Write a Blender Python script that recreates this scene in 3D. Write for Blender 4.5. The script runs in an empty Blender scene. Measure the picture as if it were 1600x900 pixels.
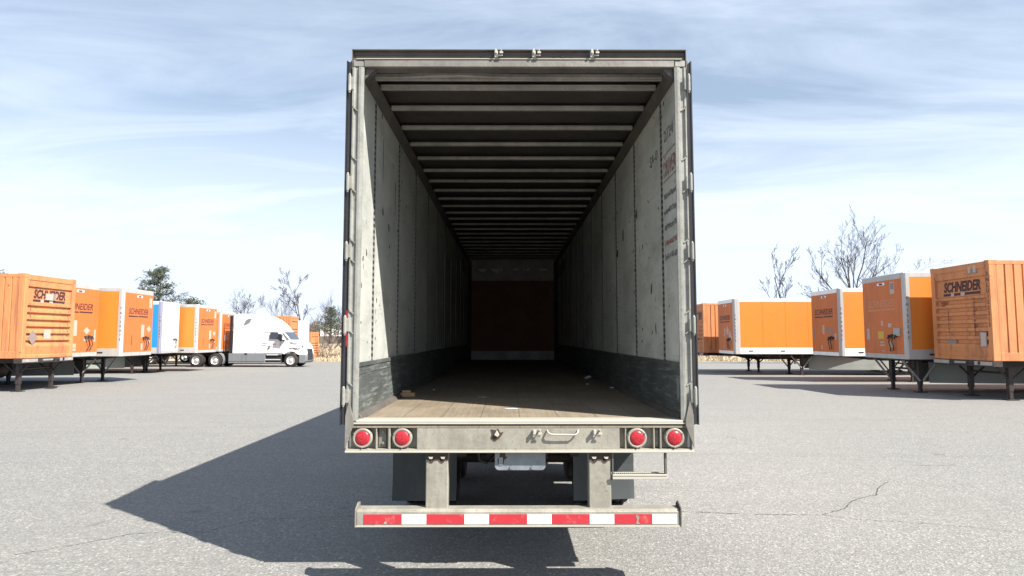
import bpy, bmesh, math, random
from mathutils import Vector, Matrix
R = math.radians
scene = bpy.context.scene
COL = scene.collection
random.seed(7)

# ------------------------------------------------------------------ camera
cam_d = bpy.data.cameras.new('camera')
cam = bpy.data.objects.new('camera', cam_d)
COL.objects.link(cam)
cam.location = (0, 0, 1.85)
cam.rotation_euler = (R(90 + 4.38), 0, R(-0.17))
cam_d.sensor_width = 36
cam_d.lens = 22.52
cam_d.clip_start = 0.05
cam_d.clip_end = 3000
scene.camera = cam

# ------------------------------------------------------------------ sky
SUN_EL = R(45.0)
# the light travels towards (-.803, .6, -1): sun behind the camera on the right
SX, SY = 0.803, -0.600
world = bpy.data.worlds.new('World')
scene.world = world
world.use_nodes = True
nt = world.node_tree
nt.nodes.clear()
N = nt.nodes.new
L = nt.links.new
out = N('ShaderNodeOutputWorld')
bg = N('ShaderNodeBackground')
bg.inputs['Strength'].default_value = 0.057
sky = N('ShaderNodeTexSky')
sky.sky_type = 'NISHITA'
sky.sun_disc = False
sky.sun_elevation = SUN_EL
sky.sun_rotation = math.atan2(SX, SY)
sky.air_density = 1.25
sky.dust_density = 0.7
sky.ozone_density = 2.4
tc = N('ShaderNodeTexCoord')
sep = N('ShaderNodeSeparateXYZ')
L(tc.outputs['Generated'], sep.inputs[0])
# clouds lie on a plane overhead: direction / (z + small)
za = N('ShaderNodeMath'); za.operation = 'ADD'; za.inputs[1].default_value = 0.16
L(sep.outputs['Z'], za.inputs[0])
dx = N('ShaderNodeMath'); dx.operation = 'DIVIDE'
dy = N('ShaderNodeMath'); dy.operation = 'DIVIDE'
L(sep.outputs['X'], dx.inputs[0]); L(za.outputs[0], dx.inputs[1])
L(sep.outputs['Y'], dy.inputs[0]); L(za.outputs[0], dy.inputs[1])
cmb = N('ShaderNodeCombineXYZ')
L(dx.outputs[0], cmb.inputs[0]); L(dy.outputs[0], cmb.inputs[1])
mp = N('ShaderNodeMapping')
mp.inputs['Rotation'].default_value = (0, 0, R(12))
mp.inputs['Scale'].default_value = (0.8, 1.9, 1)
mp.inputs['Location'].default_value = (3.1, 1.7, 0)
L(cmb.outputs[0], mp.inputs[0])
cn = N('ShaderNodeTexNoise')
cn.inputs['Scale'].default_value = 1.1
cn.inputs['Detail'].default_value = 9
cn.inputs['Roughness'].default_value = 0.60
cn.inputs['Distortion'].default_value = 0.9
L(mp.outputs[0], cn.inputs['Vector'])
cr = N('ShaderNodeValToRGB')
cr.color_ramp.elements[0].position = 0.42
cr.color_ramp.elements[0].color = (0, 0, 0, 1)
cr.color_ramp.elements[1].position = 0.70
cr.color_ramp.elements[1].color = (1, 1, 1, 1)
L(cn.outputs['Fac'], cr.inputs[0])
# thin high cloud thickens towards the horizon
hz = N('ShaderNodeMapRange')
hz.inputs['From Min'].default_value = 0.0
hz.inputs['From Max'].default_value = 0.33
hz.inputs['To Min'].default_value = 1.0
hz.inputs['To Max'].default_value = 0.0
L(sep.outputs['Z'], hz.inputs['Value'])
hp = N('ShaderNodeMath'); hp.operation = 'POWER'; hp.inputs[1].default_value = 0.9
L(hz.outputs[0], hp.inputs[0])
ad = N('ShaderNodeMath'); ad.operation = 'MULTIPLY_ADD'
ad.inputs[1].default_value = 0.40
L(cr.outputs[0], ad.inputs[0]); L(hp.outputs[0], ad.inputs[2])
ad2 = N('ShaderNodeMath'); ad2.operation = 'ADD'; ad2.inputs[1].default_value = 0.28
ad2.use_clamp = True
L(ad.outputs[0], ad2.inputs[0])
mx = N('ShaderNodeMix'); mx.data_type = 'RGBA'
L(ad2.outputs[0], mx.inputs[0])
L(sky.outputs[0], mx.inputs[6])
mx.inputs[7].default_value = (7.3, 8.3, 9.8, 1)
L(mx.outputs[2], bg.inputs['Color'])
L(bg.outputs[0], out.inputs[0])

# ------------------------------------------------------------------ sun
sd = bpy.data.lights.new('sun', 'SUN')
sd.energy = 4.9
sd.angle = R(0.53)
sd.color = (1.0, 0.955, 0.88)
sun = bpy.data.objects.new('sun', sd)
COL.objects.link(sun)
sun.rotation_euler = Vector((SX, SY, 1.0)).to_track_quat('Z', 'Y').to_euler()
sun.location = (20, -20, 30)

vs = scene.view_settings
vs.view_transform = 'Standard'
vs.look = 'None'
vs.gamma = 1
vs.use_curve_mapping = False
vs.exposure = 1.22

# ================================================================== materials
def nmat(name):
    m = bpy.data.materials.new(name)
    m.use_nodes = True
    t = m.node_tree
    b = t.nodes['Principled BSDF']
    return m, t, b

def rgba(c):
    return (c[0], c[1], c[2], 1)

def noise(t, coord, scale, detail=5, rough=0.6, dist=0.0):
    n = t.nodes.new('ShaderNodeTexNoise')
    n.inputs['Scale'].default_value = scale
    n.inputs['Detail'].default_value = detail
    n.inputs['Roughness'].default_value = rough
    n.inputs['Distortion'].default_value = dist
    t.links.new(coord, n.inputs['Vector'])
    return n.outputs['Fac']

def mapping(t, coord, scale=(1, 1, 1), rot=(0, 0, 0), loc=(0, 0, 0)):
    n = t.nodes.new('ShaderNodeMapping')
    n.inputs['Scale'].default_value = scale
    n.inputs['Rotation'].default_value = rot
    n.inputs['Location'].default_value = loc
    t.links.new(coord, n.inputs[0])
    return n.outputs[0]

def ramp(t, v, p0, p1, a=0.0, b=1.0):
    n = t.nodes.new('ShaderNodeMapRange')
    n.inputs['From Min'].default_value = p0
    n.inputs['From Max'].default_value = p1
    n.inputs['To Min'].default_value = a
    n.inputs['To Max'].default_value = b
    t.links.new(v, n.inputs['Value'])
    return n.outputs[0]

def mixc(t, fac, a, b):
    n = t.nodes.new('ShaderNodeMix')
    n.data_type = 'RGBA'
    if isinstance(fac, float): n.inputs[0].default_value = fac
    else: t.links.new(fac, n.inputs[0])
    for i, v in ((6, a), (7, b)):
        if isinstance(v, tuple): n.inputs[i].default_value = rgba(v)
        else: t.links.new(v, n.inputs[i])
    return n.outputs[2]

def math_(t, op, a, b=None, clamp=False):
    n = t.nodes.new('ShaderNodeMath'); n.operation = op; n.use_clamp = clamp
    for i, v in ((0, a), (1, b)):
        if v is None: continue
        if isinstance(v, (int, float)): n.inputs[i].default_value = v
        else: t.links.new(v, n.inputs[i])
    return n.outputs[0]

def bump(t, b, h, strength=0.3, dist=0.01):
    n = t.nodes.new('ShaderNodeBump')
    n.inputs['Strength'].default_value = strength
    n.inputs['Distance'].default_value = dist
    t.links.new(h, n.inputs['Height'])
    t.links.new(n.outputs[0], b.inputs['Normal'])

def objco(t):
    return t.nodes.new('ShaderNodeTexCoord').outputs['Object']

def paint(name, base, rough=0.5, metal=0.0, var=0.12, vs_=1.5, dirt=(0.12, 0.10, 0.08), damt=0.4, ds=3.0,
          dth=0.55, stretch=(1, 1, 1), bmp=0.1, fine=40.0, coat=0.0, streak=0.0):
    """weathered painted or bare surface: slow tone drift, grime in patches, fine grain"""
    m, t, b = nmat(name)
    co = objco(t)
    co2 = mapping(t, co, stretch)
    lo = tuple(c * (1 - var) for c in base)
    hi = tuple(min(1, c * (1 + var)) for c in base)
    c1 = mixc(t, noise(t, co2, vs_, 4), lo, hi)
    d = ramp(t, noise(t, co2, ds, 8, 0.7), dth, dth + 0.22, 0, damt)
    c2 = mixc(t, d, c1, dirt)
    if streak:
        s1 = noise(t, mapping(t, co, (5, 5, .35)), 1.3, 7, 0.7)
        c2 = mixc(t, ramp(t, s1, 0.50, 0.72, 0, streak), c2, dirt)
        s2 = noise(t, mapping(t, co, (1, 1, 1), (0, 0, 0), (9, 4, 2)), 5.0, 6, 0.7)
        c2 = mixc(t, ramp(t, s2, 0.62, 0.68, 0, streak), c2, tuple(q * .5 for q in dirt))
    t.links.new(c2, b.inputs['Base Color'])
    b.inputs['Roughness'].default_value = rough
    b.inputs['Metallic'].default_value = metal
    b.inputs['Specular IOR Level'].default_value = 0.35
    if coat: b.inputs['Coat Weight'].default_value = coat
    if bmp: bump(t, b, noise(t, co, fine, 4), bmp, 0.004)
    return m

M = {}
ST = (1, 1, 0.25)
M['orange'] = paint('orange_paint', (0.56, 0.145, 0.034), 0.55, 0, 0.10, 0.8, (0.24, 0.10, 0.05), 0.6, 2.2, 0.50, ST, 0.05, streak=.35)
M['orange_pale'] = paint('faded_orange_paint', (0.56, 0.222, 0.088), 0.65, 0, 0.10, 0.8, (0.17, 0.075, 0.045), 0.6, 2.0, 0.50, ST, 0.08, streak=.6)
M['orange_side'] = paint('orange_side_paint', (0.64, 0.195, 0.026), 0.5, 0, 0.06, 0.6, (0.36, 0.15, 0.05), 0.4, 1.3, 0.52, ST, 0.03, streak=.3)
M['silver'] = paint('bare_aluminium', (0.44, 0.425, 0.41), 0.5, 0.2, 0.10, 2.0, (0.25, 0.22, 0.2), 0.4, 4, 0.55, ST, 0.05, streak=.4)
M['white'] = paint('white_paint', (0.80, 0.80, 0.79), 0.35, 0, 0.03, 1.0, (0.42, 0.40, 0.37), 0.3, 2, 0.56, ST, 0.03, streak=.35)
M['truck_white'] = paint('truck_white_paint', (0.82, 0.82, 0.82), 0.25, 0, 0.02, 1.0, (0.6, 0.58, 0.55), 0.2, 2, 0.6, ST, 0.0, coat=0.5)
M['blue'] = paint('blue_paint', (0.02, 0.22, 0.50), 0.4, 0, 0.08, 1.0, (0.1, 0.2, 0.3), 0.3, 2, 0.56, ST, 0.03)
M['lavender'] = paint('lilac_grey_trim', (0.24, 0.235, 0.32), 0.45, 0.2, 0.08, 3.0, (0.2, 0.2, 0.25), 0.3, 3, 0.55, ST, 0.03)
M['green'] = paint('green_paint', (0.22, 0.30, 0.16), 0.5, 0, 0.08, 1.0, (0.1, 0.12, 0.08), 0.3, 2, 0.56, ST, 0.03)
M['chassis'] = paint('dark_chassis_paint', (0.035, 0.026, 0.026), 0.6, 0, 0.2, 2.0, (0.09, 0.07, 0.06), 0.5, 5, 0.5, (1, 1, 1), 0.1)
M['steel_light'] = paint('galvanised_steel', (0.36, 0.35, 0.33), 0.5, 0.3, 0.1, 4, (0.2, 0.15, 0.1), 0.5, 8, 0.5, (1, 1, 1), 0.1)
M['skirt'] = paint('grey_skirt_panel', (0.27, 0.29, 0.27), 0.6, 0, 0.1, 1.0, (0.13, 0.12, 0.11), 0.4, 1.5, 0.52, (0.4, 1, 1), 0.05)
M['rubber'] = paint('tyre_rubber', (0.022, 0.021, 0.021), 0.85, 0, 0.2, 5, (0.08, 0.07, 0.06), 0.5, 6, 0.5, (1, 1, 1), 0.3)
M['rim'] = paint('polished_rim', (0.70, 0.70, 0.69), 0.35, 0.5, 0.1, 5, (0.3, 0.25, 0.2), 0.3, 6, 0.55, (1, 1, 1), 0.05)
M['mark'] = paint('faded_black_lettering', (0.06, 0.022, 0.025), 0.6, 0, 0.2, 6, (0.25, 0.09, 0.04), 0.35, 14, 0.58, (1, 1, 1), 0)
M['ghost'] = paint('removed_lettering_ghost', (0.50, 0.20, 0.10), 0.5, 0, 0.15, 6, (0.6, 0.2, 0.06), 0.8, 6, 0.48, (1, 1, 1), 0)
M['mark_grey'] = paint('grey_lettering', (0.30, 0.30, 0.33), 0.6, 0, 0.1, 6, (0.2, 0.2, 0.2), 0.3, 6, 0.6, (1, 1, 1), 0)
M['sticker'] = paint('pale_decal', (0.46, 0.35, 0.29), 0.5, 0, 0.1, 20, (0.35, 0.25, 0.2), 0.6, 25, 0.5, (1, 1, 1), 0)
M['sticker_grey'] = paint('grey_decal', (0.25, 0.19, 0.17), 0.5, 0, 0.1, 20, (0.2, 0.15, 0.12), 0.6, 25, 0.5, (1, 1, 1), 0)
M['yellow'] = paint('yellow_decal', (0.55, 0.36, 0.05), 0.5, 0, 0.1, 15, (0.3, 0.2, 0.05), 0.5, 12, 0.55, (1, 1, 1), 0)
M['redhose'] = paint('red_hose_rubber', (0.35, 0.04, 0.03), 0.5)
M['slot'] = paint('shadowed_slot_paint', (0.30, 0.10, 0.045), 0.7)
M['cabgrey'] = paint('grey_fairing_plastic', (0.17, 0.18, 0.19), 0.45, 0, 0.08, 2, (0.12, 0.11, 0.10), 0.4, 3, 0.55, (1, 1, 1), 0.05)
M['black'] = paint('black_plastic', (0.02, 0.02, 0.022), 0.5)

m, t, b = nmat('tinted_window')
b.inputs['Base Color'].default_value = (0.05, 0.06, 0.08, 1); b.inputs['Roughness'].default_value = 0.08
b.inputs['Specular IOR Level'].default_value = 0.3
M['glass'] = m

# --- rear frame of the main trailer: stained galvanised steel
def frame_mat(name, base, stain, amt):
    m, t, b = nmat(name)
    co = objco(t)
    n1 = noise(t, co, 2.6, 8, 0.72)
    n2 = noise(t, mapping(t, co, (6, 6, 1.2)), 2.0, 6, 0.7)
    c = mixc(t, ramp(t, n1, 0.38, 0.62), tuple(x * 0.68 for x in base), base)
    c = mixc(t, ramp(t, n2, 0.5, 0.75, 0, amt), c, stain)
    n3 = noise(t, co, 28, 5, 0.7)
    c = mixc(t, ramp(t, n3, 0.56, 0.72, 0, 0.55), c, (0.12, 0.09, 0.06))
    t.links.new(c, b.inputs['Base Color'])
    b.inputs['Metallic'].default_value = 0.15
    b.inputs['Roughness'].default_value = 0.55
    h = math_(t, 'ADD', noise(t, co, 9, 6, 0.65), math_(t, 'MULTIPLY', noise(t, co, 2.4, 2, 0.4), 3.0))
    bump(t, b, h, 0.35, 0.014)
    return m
M['frame'] = frame_mat('stained_steel_frame', (0.335, 0.315, 0.262), (0.17, 0.145, 0.105), 0.6)
M['frame_dark'] = frame_mat('grimy_steel_rail', (0.135, 0.122, 0.110), (0.07, 0.06, 0.05), 0.7)
M['post'] = frame_mat('light_steel_post', (0.30, 0.30, 0.27), (0.16, 0.145, 0.12), 0.6)
M['recess'] = frame_mat('recess_steel', (0.22, 0.205, 0.18), (0.12, 0.10, 0.085), 0.5)
M['bow'] = frame_mat('roof_bow_steel', (0.40, 0.38, 0.35), (0.24, 0.21, 0.18), 0.5)
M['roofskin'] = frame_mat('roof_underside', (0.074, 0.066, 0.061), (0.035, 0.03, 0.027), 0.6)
M['plate'] = frame_mat('dull_zinc_plate', (0.24, 0.27, 0.29), (0.13, 0.13, 0.13), 0.6)
M['flap'] = paint('mud_flap_rubber', (0.055, 0.062, 0.064), 0.7, 0, 0.15, 1.5, (0.14, 0.14, 0.13), 0.4, 3, 0.5, (1, 1, 0.3), 0.15)
M['gouge'] = paint('rusty_gouge', (0.06, 0.04, 0.03), 0.9)
M['door'] = paint('dark_door_panel', (0.19, 0.175, 0.17), 0.5, 0, 0.1, 2, (0.08, 0.07, 0.07), 0.4, 3, 0.5, ST, 0.05)
M['bevel_light'] = paint('worn_edge_steel', (0.42, 0.40, 0.34), 0.5, 0.1, 0.1, 4, (0.35, 0.3, 0.22), 0.4, 8, 0.52, (1, 1, 1), 0.1)
M['white_tape'] = paint('white_reflective_tape', (0.82, 0.82, 0.80), 0.35, 0, 0.03, 12, (0.42, 0.38, 0.33), 0.5, 12, 0.55, (1, 1, 1), 0)
M['red_tape'] = paint('red_reflective_tape', (0.42, 0.03, 0.042), 0.35, 0, 0.08, 12, (0.5, 0.3, 0.25), 0.5, 16, 0.56, (1, 1, 1), 0)
M['redtext'] = paint('worn_red_print', (0.25, 0.085, 0.075), 0.6, 0, 0.1, 10, (0.42, 0.38, 0.35), 0.95, 22, 0.40, (1, 1, 1), 0)
M['blacktext'] = paint('worn_black_print', (0.07, 0.07, 0.068), 0.6, 0, 0.1, 10, (0.40, 0.40, 0.37), 0.95, 26, 0.40, (1, 1, 1), 0)
M['wood'] = paint('raw_pine_wood', (0.46, 0.30, 0.18), 0.8, 0, 0.15, 6, (0.25, 0.15, 0.08), 0.5, 8, 0.5, (0.3, 1, 1), 0.1)
M['paper'] = paint('crumpled_paper', (0.70, 0.70, 0.68), 0.8)

# lamp lens: ribbed red plastic
m, t, b = nmat('red_lamp_lens')
co = objco(t)
v = t.nodes.new('ShaderNodeTexVoronoi'); v.inputs['Scale'].default_value = 95
t.links.new(co, v.inputs['Vector'])
c = mixc(t, ramp(t, v.outputs['Distance'], 0.1, 0.6), (0.50, 0.022, 0.038), (0.30, 0.010, 0.018))
t.links.new(c, b.inputs['Base Color'])
b.inputs['Roughness'].default_value = 0.32; b.inputs['Coat Weight'].default_value = 0.15
bump(t, b, v.outputs['Distance'], 0.4, 0.003)
M['lens'] = m

# interior liner: grimy off-white panel with scuffs, gouges and horizontal rub marks
def liner(name, base, seed):
    m, t, b = nmat(name)
    co = objco(t)
    off = mapping(t, co, (1, 1, 1), (0, 0, 0), (seed, seed * 1.7, 0))
    n1 = noise(t, off, 0.9, 7, 0.65)
    c = mixc(t, ramp(t, n1, 0.32, 0.70), tuple(x * 0.62 for x in base), base)
    # grime: cloudy
    n2 = noise(t, mapping(t, off, (1, 1, 2.5)), 2.3, 8, 0.72)
    c = mixc(t, ramp(t, n2, 0.48, 0.72, 0, 0.45), c, (0.20, 0.20, 0.175))
    # long horizontal rubs
    n3 = noise(t, mapping(t, off, (1, 0.7, 14)), 2.0, 7, 0.75)
    c = mixc(t, ramp(t, n3, 0.56, 0.70, 0, 0.4), c, (0.25, 0.26, 0.235))
    # short dark scuffs, leaning
    n4 = noise(t, mapping(t, off, (1, 5.0, 2.2), (R(28), 0, 0)), 2.6, 5, 0.62)
    c = mixc(t, ramp(t, n4, 0.665, 0.70, 0, 0.85), c, (0.045, 0.04, 0.038))
    n5 = noise(t, mapping(t, off, (1, 2.2, 6.0), (R(-35), 0, 0)), 4.0, 4, 0.6)
    c = mixc(t, ramp(t, n5, 0.69, 0.72, 0, 0.8), c, (0.06, 0.055, 0.05))
    # pale scratches
    n6 = noise(t, mapping(t, off, (1, 1.0, 30), (R(14), 0, 0)), 3.0, 4, 0.6)
    c = mixc(t, ramp(t, n6, 0.66, 0.70, 0, 0.5), c, (0.66, 0.66, 0.62))
    t.links.new(c, b.inputs['Base Color'])
    b.inputs['Roughness'].default_value = 0.42
    bump(t, b, n2, 0.15, 0.02)
    return m
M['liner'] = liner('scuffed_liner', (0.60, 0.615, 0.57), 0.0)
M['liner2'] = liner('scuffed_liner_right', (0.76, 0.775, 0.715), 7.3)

m, t, b = nmat('seam_strip')
co = objco(t)
sp = t.nodes.new('ShaderNodeSeparateXYZ'); t.links.new(co, sp.inputs[0])
w = math_(t, 'FRACT', math_(t, 'MULTIPLY', sp.outputs['Z'], 19.0))
d = math_(t, 'LESS_THAN', w, 0.55)
c = mixc(t, d, (0.20, 0.20, 0.185), (0.035, 0.032, 0.03))
t.links.new(c, b.inputs['Base Color'])
b.inputs['Roughness'].default_value = 0.5
M['seam'] = m

# kick plate: dark scuffed steel with scratch bundles
m, t, b = nmat('kick_plate_steel')
co = objco(t)
n1 = noise(t, co, 1.6, 7, 0.7)
c = mixc(t, ramp(t, n1, 0.3, 0.7), (0.055, 0.064, 0.064), (0.14, 0.155, 0.15))
n3 = noise(t, mapping(t, co, (1, 1.4, 16), (R(-8), 0, 0)), 2.2, 8, 0.78)
c = mixc(t, ramp(t, n3, 0.52, 0.64, 0, 0.75), c, (0.34, 0.36, 0.34))
n4 = noise(t, mapping(t, co, (1, 1.6, 20), (R(12), 0, 0)), 2.6, 8, 0.78, 0.4)
c = mixc(t, ramp(t, n4, 0.56, 0.66, 0, 0.7), c, (0.035, 0.035, 0.035))
t.links.new(c, b.inputs['Base Color'])
b.inputs['Roughness'].default_value = 0.5; b.inputs['Metallic'].default_value = 0.2
bump(t, b, n3, 0.3, 0.01)
M['kick'] = m

# wooden trailer floor: boards run along the trailer (y)
m, t, b = nmat('worn_floor_boards')
co = objco(t)
sp = t.nodes.new('ShaderNodeSeparateXYZ'); t.links.new(co, sp.inputs[0])
bx = math_(t, 'MULTIPLY', sp.outputs['X'], 1 / 0.305)
fr = math_(t, 'FRACT', math_(t, 'ADD', bx, 20.0))
fl = math_(t, 'FLOOR', bx)
wn = t.nodes.new('ShaderNodeTexWhiteNoise'); wn.noise_dimensions = '1D'
t.links.new(fl, wn.inputs['W'])
gr = noise(t, mapping(t, co, (28, 1.2, 1)), 1.5, 6, 0.7)
c = mixc(t, ramp(t, gr, 0.3, 0.7), (0.175, 0.138, 0.095), (0.275, 0.232, 0.175))
c = mixc(t, math_(t, 'MULTIPLY', wn.outputs['Value'], 0.35), c, (0.26, 0.22, 0.17))
n2 = noise(t, co, 1.7, 8, 0.7)
c = mixc(t, ramp(t, n2, 0.42, 0.68, 0, 0.75), c, (0.135, 0.105, 0.075))
n5 = noise(t, mapping(t, co, (9, 1.2, 1), (0, 0, R(10))), 2.0, 7, 0.75)
c = mixc(t, ramp(t, n5, 0.60, 0.70, 0, 0.6), c, (0.42, 0.38, 0.32))
gap = math_(t, 'LESS_THAN', fr, 0.022)
c = mixc(t, math_(t, 'MULTIPLY', gap, 0.65), c, (0.06, 0.05, 0.04))
t.links.new(c, b.inputs['Base Color'])
b.inputs['Roughness'].default_value = 0.6
bump(t, b, gr, 0.2, 0.006)
M['floor'] = m

M['nosewall'] = paint('dark_red_plywood', (0.19, 0.085, 0.045), 0.6, 0, 0.2, 2, (0.08, 0.03, 0.02), 0.5, 3, 0.5)
M['dustmetal'] = frame_mat('dusty_metal', (0.46, 0.44, 0.41), (0.22, 0.21, 0.20), 0.4)

# --- ground
def ground_mats():
    m, t, b = nmat('worn_asphalt')
    co = objco(t)
    v = t.nodes.new('ShaderNodeTexVoronoi'); v.inputs['Scale'].default_value = 62
    t.links.new(co, v.inputs['Vector'])
    hsv = t.nodes.new('ShaderNodeSeparateColor'); t.links.new(v.outputs['Color'], hsv.inputs[0])
    c = mixc(t, hsv.outputs[0], (0.142, 0.139, 0.131), (0.242, 0.237, 0.223))
    # pale and dark stones
    c = mixc(t, ramp(t, hsv.outputs[1], 0.90, 0.94, 0, 0.7), c, (0.42, 0.40, 0.355))
    c = mixc(t, ramp(t, hsv.outputs[2], 0.91, 0.94, 0, 0.55), c, (0.07, 0.07, 0.07))
    f = noise(t, co, 24, 6, 0.75)
    c = mixc(t, ramp(t, f, 0.52, 0.68, 0, 0.35), c, (0.115, 0.113, 0.108))
    n1 = noise(t, co, 0.16, 6, 0.6)
    c = mixc(t, ramp(t, n1, 0.35, 0.7, 0, 0.30), c, (0.235, 0.222, 0.198))
    n2 = noise(t, mapping(t, co, (0.35, 1.6, 1)), 0.5, 7, 0.65)
    c = mixc(t, ramp(t, n2, 0.50, 0.72, 0, 0.32), c, (0.15, 0.148, 0.142))
    n3 = noise(t, co, 1.3, 6, 0.7)
    c = mixc(t, ramp(t, n3, 0.55, 0.74, 0, 0.35), c, (0.13, 0.128, 0.122))
    # oil drips, and faint tyre tracks sweeping across the lot
    n6 = noise(t, mapping(t, co, (1, 1, 1), (0, 0, 0), (3, 8, 0)), 2.1, 3, 0.5)
    c = mixc(t, ramp(t, n6, 0.70, 0.76, 0, 0.45), c, (0.07, 0.068, 0.065))
    n7 = noise(t, mapping(t, co, (0.05, 2.4, 1), (0, 0, R(-14))), 1.4, 5, 0.6)
    c = mixc(t, ramp(t, n7, 0.56, 0.72, 0, 0.30), c, (0.115, 0.112, 0.108))
    t.links.new(c, b.inputs['Base Color'])
    b.inputs['Roughness'].default_value = 0.9
    h = math_(t, 'ADD', v.outputs['Distance'], math_(t, 'MULTIPLY', f, 1.2))
    bump(t, b, h, 0.48, 0.009)
    M['asphalt'] = m
    m, t, b = nmat('dry_field')
    co = objco(t)
    c = mixc(t, ramp(t, noise(t, co, 0.4, 8, 0.75), 0.3, 0.7), (0.30, 0.24, 0.16), (0.45, 0.37, 0.26))
    c = mixc(t, ramp(t, noise(t, co, 6, 6, 0.75), 0.5, 0.7, 0, 0.6), c, (0.17, 0.13, 0.07))
    t.links.new(c, b.inputs['Base Color']); b.inputs['Roughness'].default_value = 1.0
    M['field'] = m
ground_mats()
M['crack'] = paint('open_crack', (0.055, 0.052, 0.048), 1.0)
M['bark'] = paint('grey_bark', (0.10, 0.085, 0.078), 0.9, 0, 0.2, 3, (0.06, 0.05, 0.05), 0.4, 5)
M['twig'] = paint('bare_twigs', (0.075, 0.06, 0.058), 0.9, 0, 0.2, 0.7, (0.1, 0.08, 0.08), 0.3, 2)
M['needle'] = paint('pine_needles', (0.055, 0.085, 0.042), 0.8, 0, 0.4, 0.8, (0.02, 0.035, 0.015), 0.6, 1.2, 0.48)
M['needle_grey'] = paint('sparse_pine_needles', (0.085, 0.10, 0.07), 0.8, 0, 0.4, 0.8, (0.03, 0.04, 0.025), 0.5, 1.2, 0.5)
M['brush'] = paint('winter_brush', (0.15, 0.11, 0.09), 0.9, 0, 0.3, 0.2, (0.10, 0.075, 0.06), 0.5, 0.5, 0.5)
M['straw'] = paint('dry_grass_blades', (0.44, 0.36, 0.25), 0.9, 0, 0.3, 1.0, (0.3, 0.22, 0.12), 0.5, 2, 0.5)
M['shedroof'] = paint('brown_building_wall', (0.16, 0.13, 0.11), 0.8)

# ================================================================== mesh helpers
class MB:
    def __init__(self):
        self.v = []; self.f = []; self.mi = []; self.smooth = []
    def add(self, vs, fs, mi=0, smooth=False):
        o = len(self.v)
        self.v += [tuple(p) for p in vs]
        for f in fs:
            self.f.append([i + o for i in f]); self.mi.append(mi); self.smooth.append(smooth)
        return self
    def box(self, a, b_, mi=0):
        x0, y0, z0 = [min(a[i], b_[i]) for i in range(3)]
        x1, y1, z1 = [max(a[i], b_[i]) for i in range(3)]
        vs = [(x0, y0, z0), (x1, y0, z0), (x1, y1, z0), (x0, y1, z0), (x0, y0, z1), (x1, y0, z1), (x1, y1, z1), (x0, y1, z1)]
        return self.add(vs, [(0, 3, 2, 1), (4, 5, 6, 7), (0, 1, 5, 4), (1, 2, 6, 5), (2, 3, 7, 6), (3, 0, 4, 7)], mi)
    def prism(self, pts, axis, a, b_, mi=0):
        """pts: 2d polygon; axis = the axis it is extruded along; the other two axes keep their order"""
        def mk(p, t):
            if axis == 'x': return (t, p[0], p[1])
            if axis == 'y': return (p[0], t, p[1])
            return (p[0], p[1], t)
        n = len(pts)
        vs = [mk(p, a) for p in pts] + [mk(p, b_) for p in pts]
        fs = [list(range(n)), list(range(2 * n - 1, n - 1, -1))]
        fs += [(i, i + n, (i + 1) % n + n, (i + 1) % n) for i in range(n)]
        return self.add(vs, fs, mi)
    def tube(self, p0, p1, r0, r1=None, n=8, mi=0, caps=True, smooth=True):
        r1 = r0 if r1 is None else r1
        p0 = Vector(p0); p1 = Vector(p1)
        d = (p1 - p0)
        if d.length < 1e-6: return self
        d.normalize()
        u = d.orthogonal().normalized(); w = d.cross(u)
        ring = [u * math.cos(2 * math.pi * k / n) + w * math.sin(2 * math.pi * k / n) for k in range(n)]
        vs = [p0 + q * r0 for q in ring] + [p1 + q * r1 for q in ring]
        fs = [(k, (k + 1) % n, (k + 1) % n + n, k + n) for k in range(n)]
        self.add(vs, fs, mi, smooth)
        if caps:
            self.add(vs[:n], [list(range(n - 1, -1, -1))], mi); self.add(vs[n:], [list(range(n))], mi)
        return self
    def lathe(self, prof, c, axis='y', n=24, mi=0):
        """prof: (r, t) pairs along axis through c"""
        vs = []; fs = []
        for (r, t_) in prof:
            for k in range(n):
                a = 2 * math.pi * k / n
                p = (r * math.cos(a), r * math.sin(a))
                if axis == 'y': vs.append((c[0] + p[0], c[1] + t_, c[2] + p[1]))
                elif axis == 'x': vs.append((c[0] + t_, c[1] + p[0], c[2] + p[1]))
                else: vs.append((c[0] + p[0], c[1] + p[1], c[2] + t_))
        for j in range(len(prof) - 1):
            for k in range(n):
                fs.append((j * n + k, j * n + (k + 1) % n, (j + 1) * n + (k + 1) % n, (j + 1) * n + k))
        return self.add(vs, fs, mi, True)
    def build(self, name, mats, parent=None, bevel=0, seg=1):
        if not isinstance(mats, (list, tuple)): mats = [mats]
        me = bpy.data.meshes.new(name)
        me.from_pydata(self.v, [], self.f)
        for q in mats: me.materials.append(q)
        me.polygons.foreach_set('material_index', self.mi)
        me.polygons.foreach_set('use_smooth', self.smooth)
        bm = bmesh.new(); bm.from_mesh(me)
        if len(bm.faces) < 60000: bmesh.ops.recalc_face_normals(bm, faces=bm.faces)
        bm.to_mesh(me); bm.free()
        me.update()
        o = bpy.data.objects.new(name, me)
        COL.objects.link(o)
        if parent: o.parent = parent
        if bevel:
            mo = o.modifiers.new('bevel', 'BEVEL'); mo.width = bevel; mo.segments = seg; mo.limit_method = 'ANGLE'
            mo.angle_limit = R(40)
        return o

def tag(o, label=None, cat=None, group=None, kind=None):
    if label: o['label'] = label
    if cat: o['category'] = cat
    if group: o['group'] = group
    if kind: o['kind'] = kind
    return o

def empty(name, loc, rz=0, label=None, cat=None, group=None):
    o = bpy.data.objects.new(name, None)
    COL.objects.link(o)
    o.location = loc; o.rotation_euler = (0, 0, rz)
    o.empty_display_size = 0.3
    return tag(o, label, cat, group)

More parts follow.
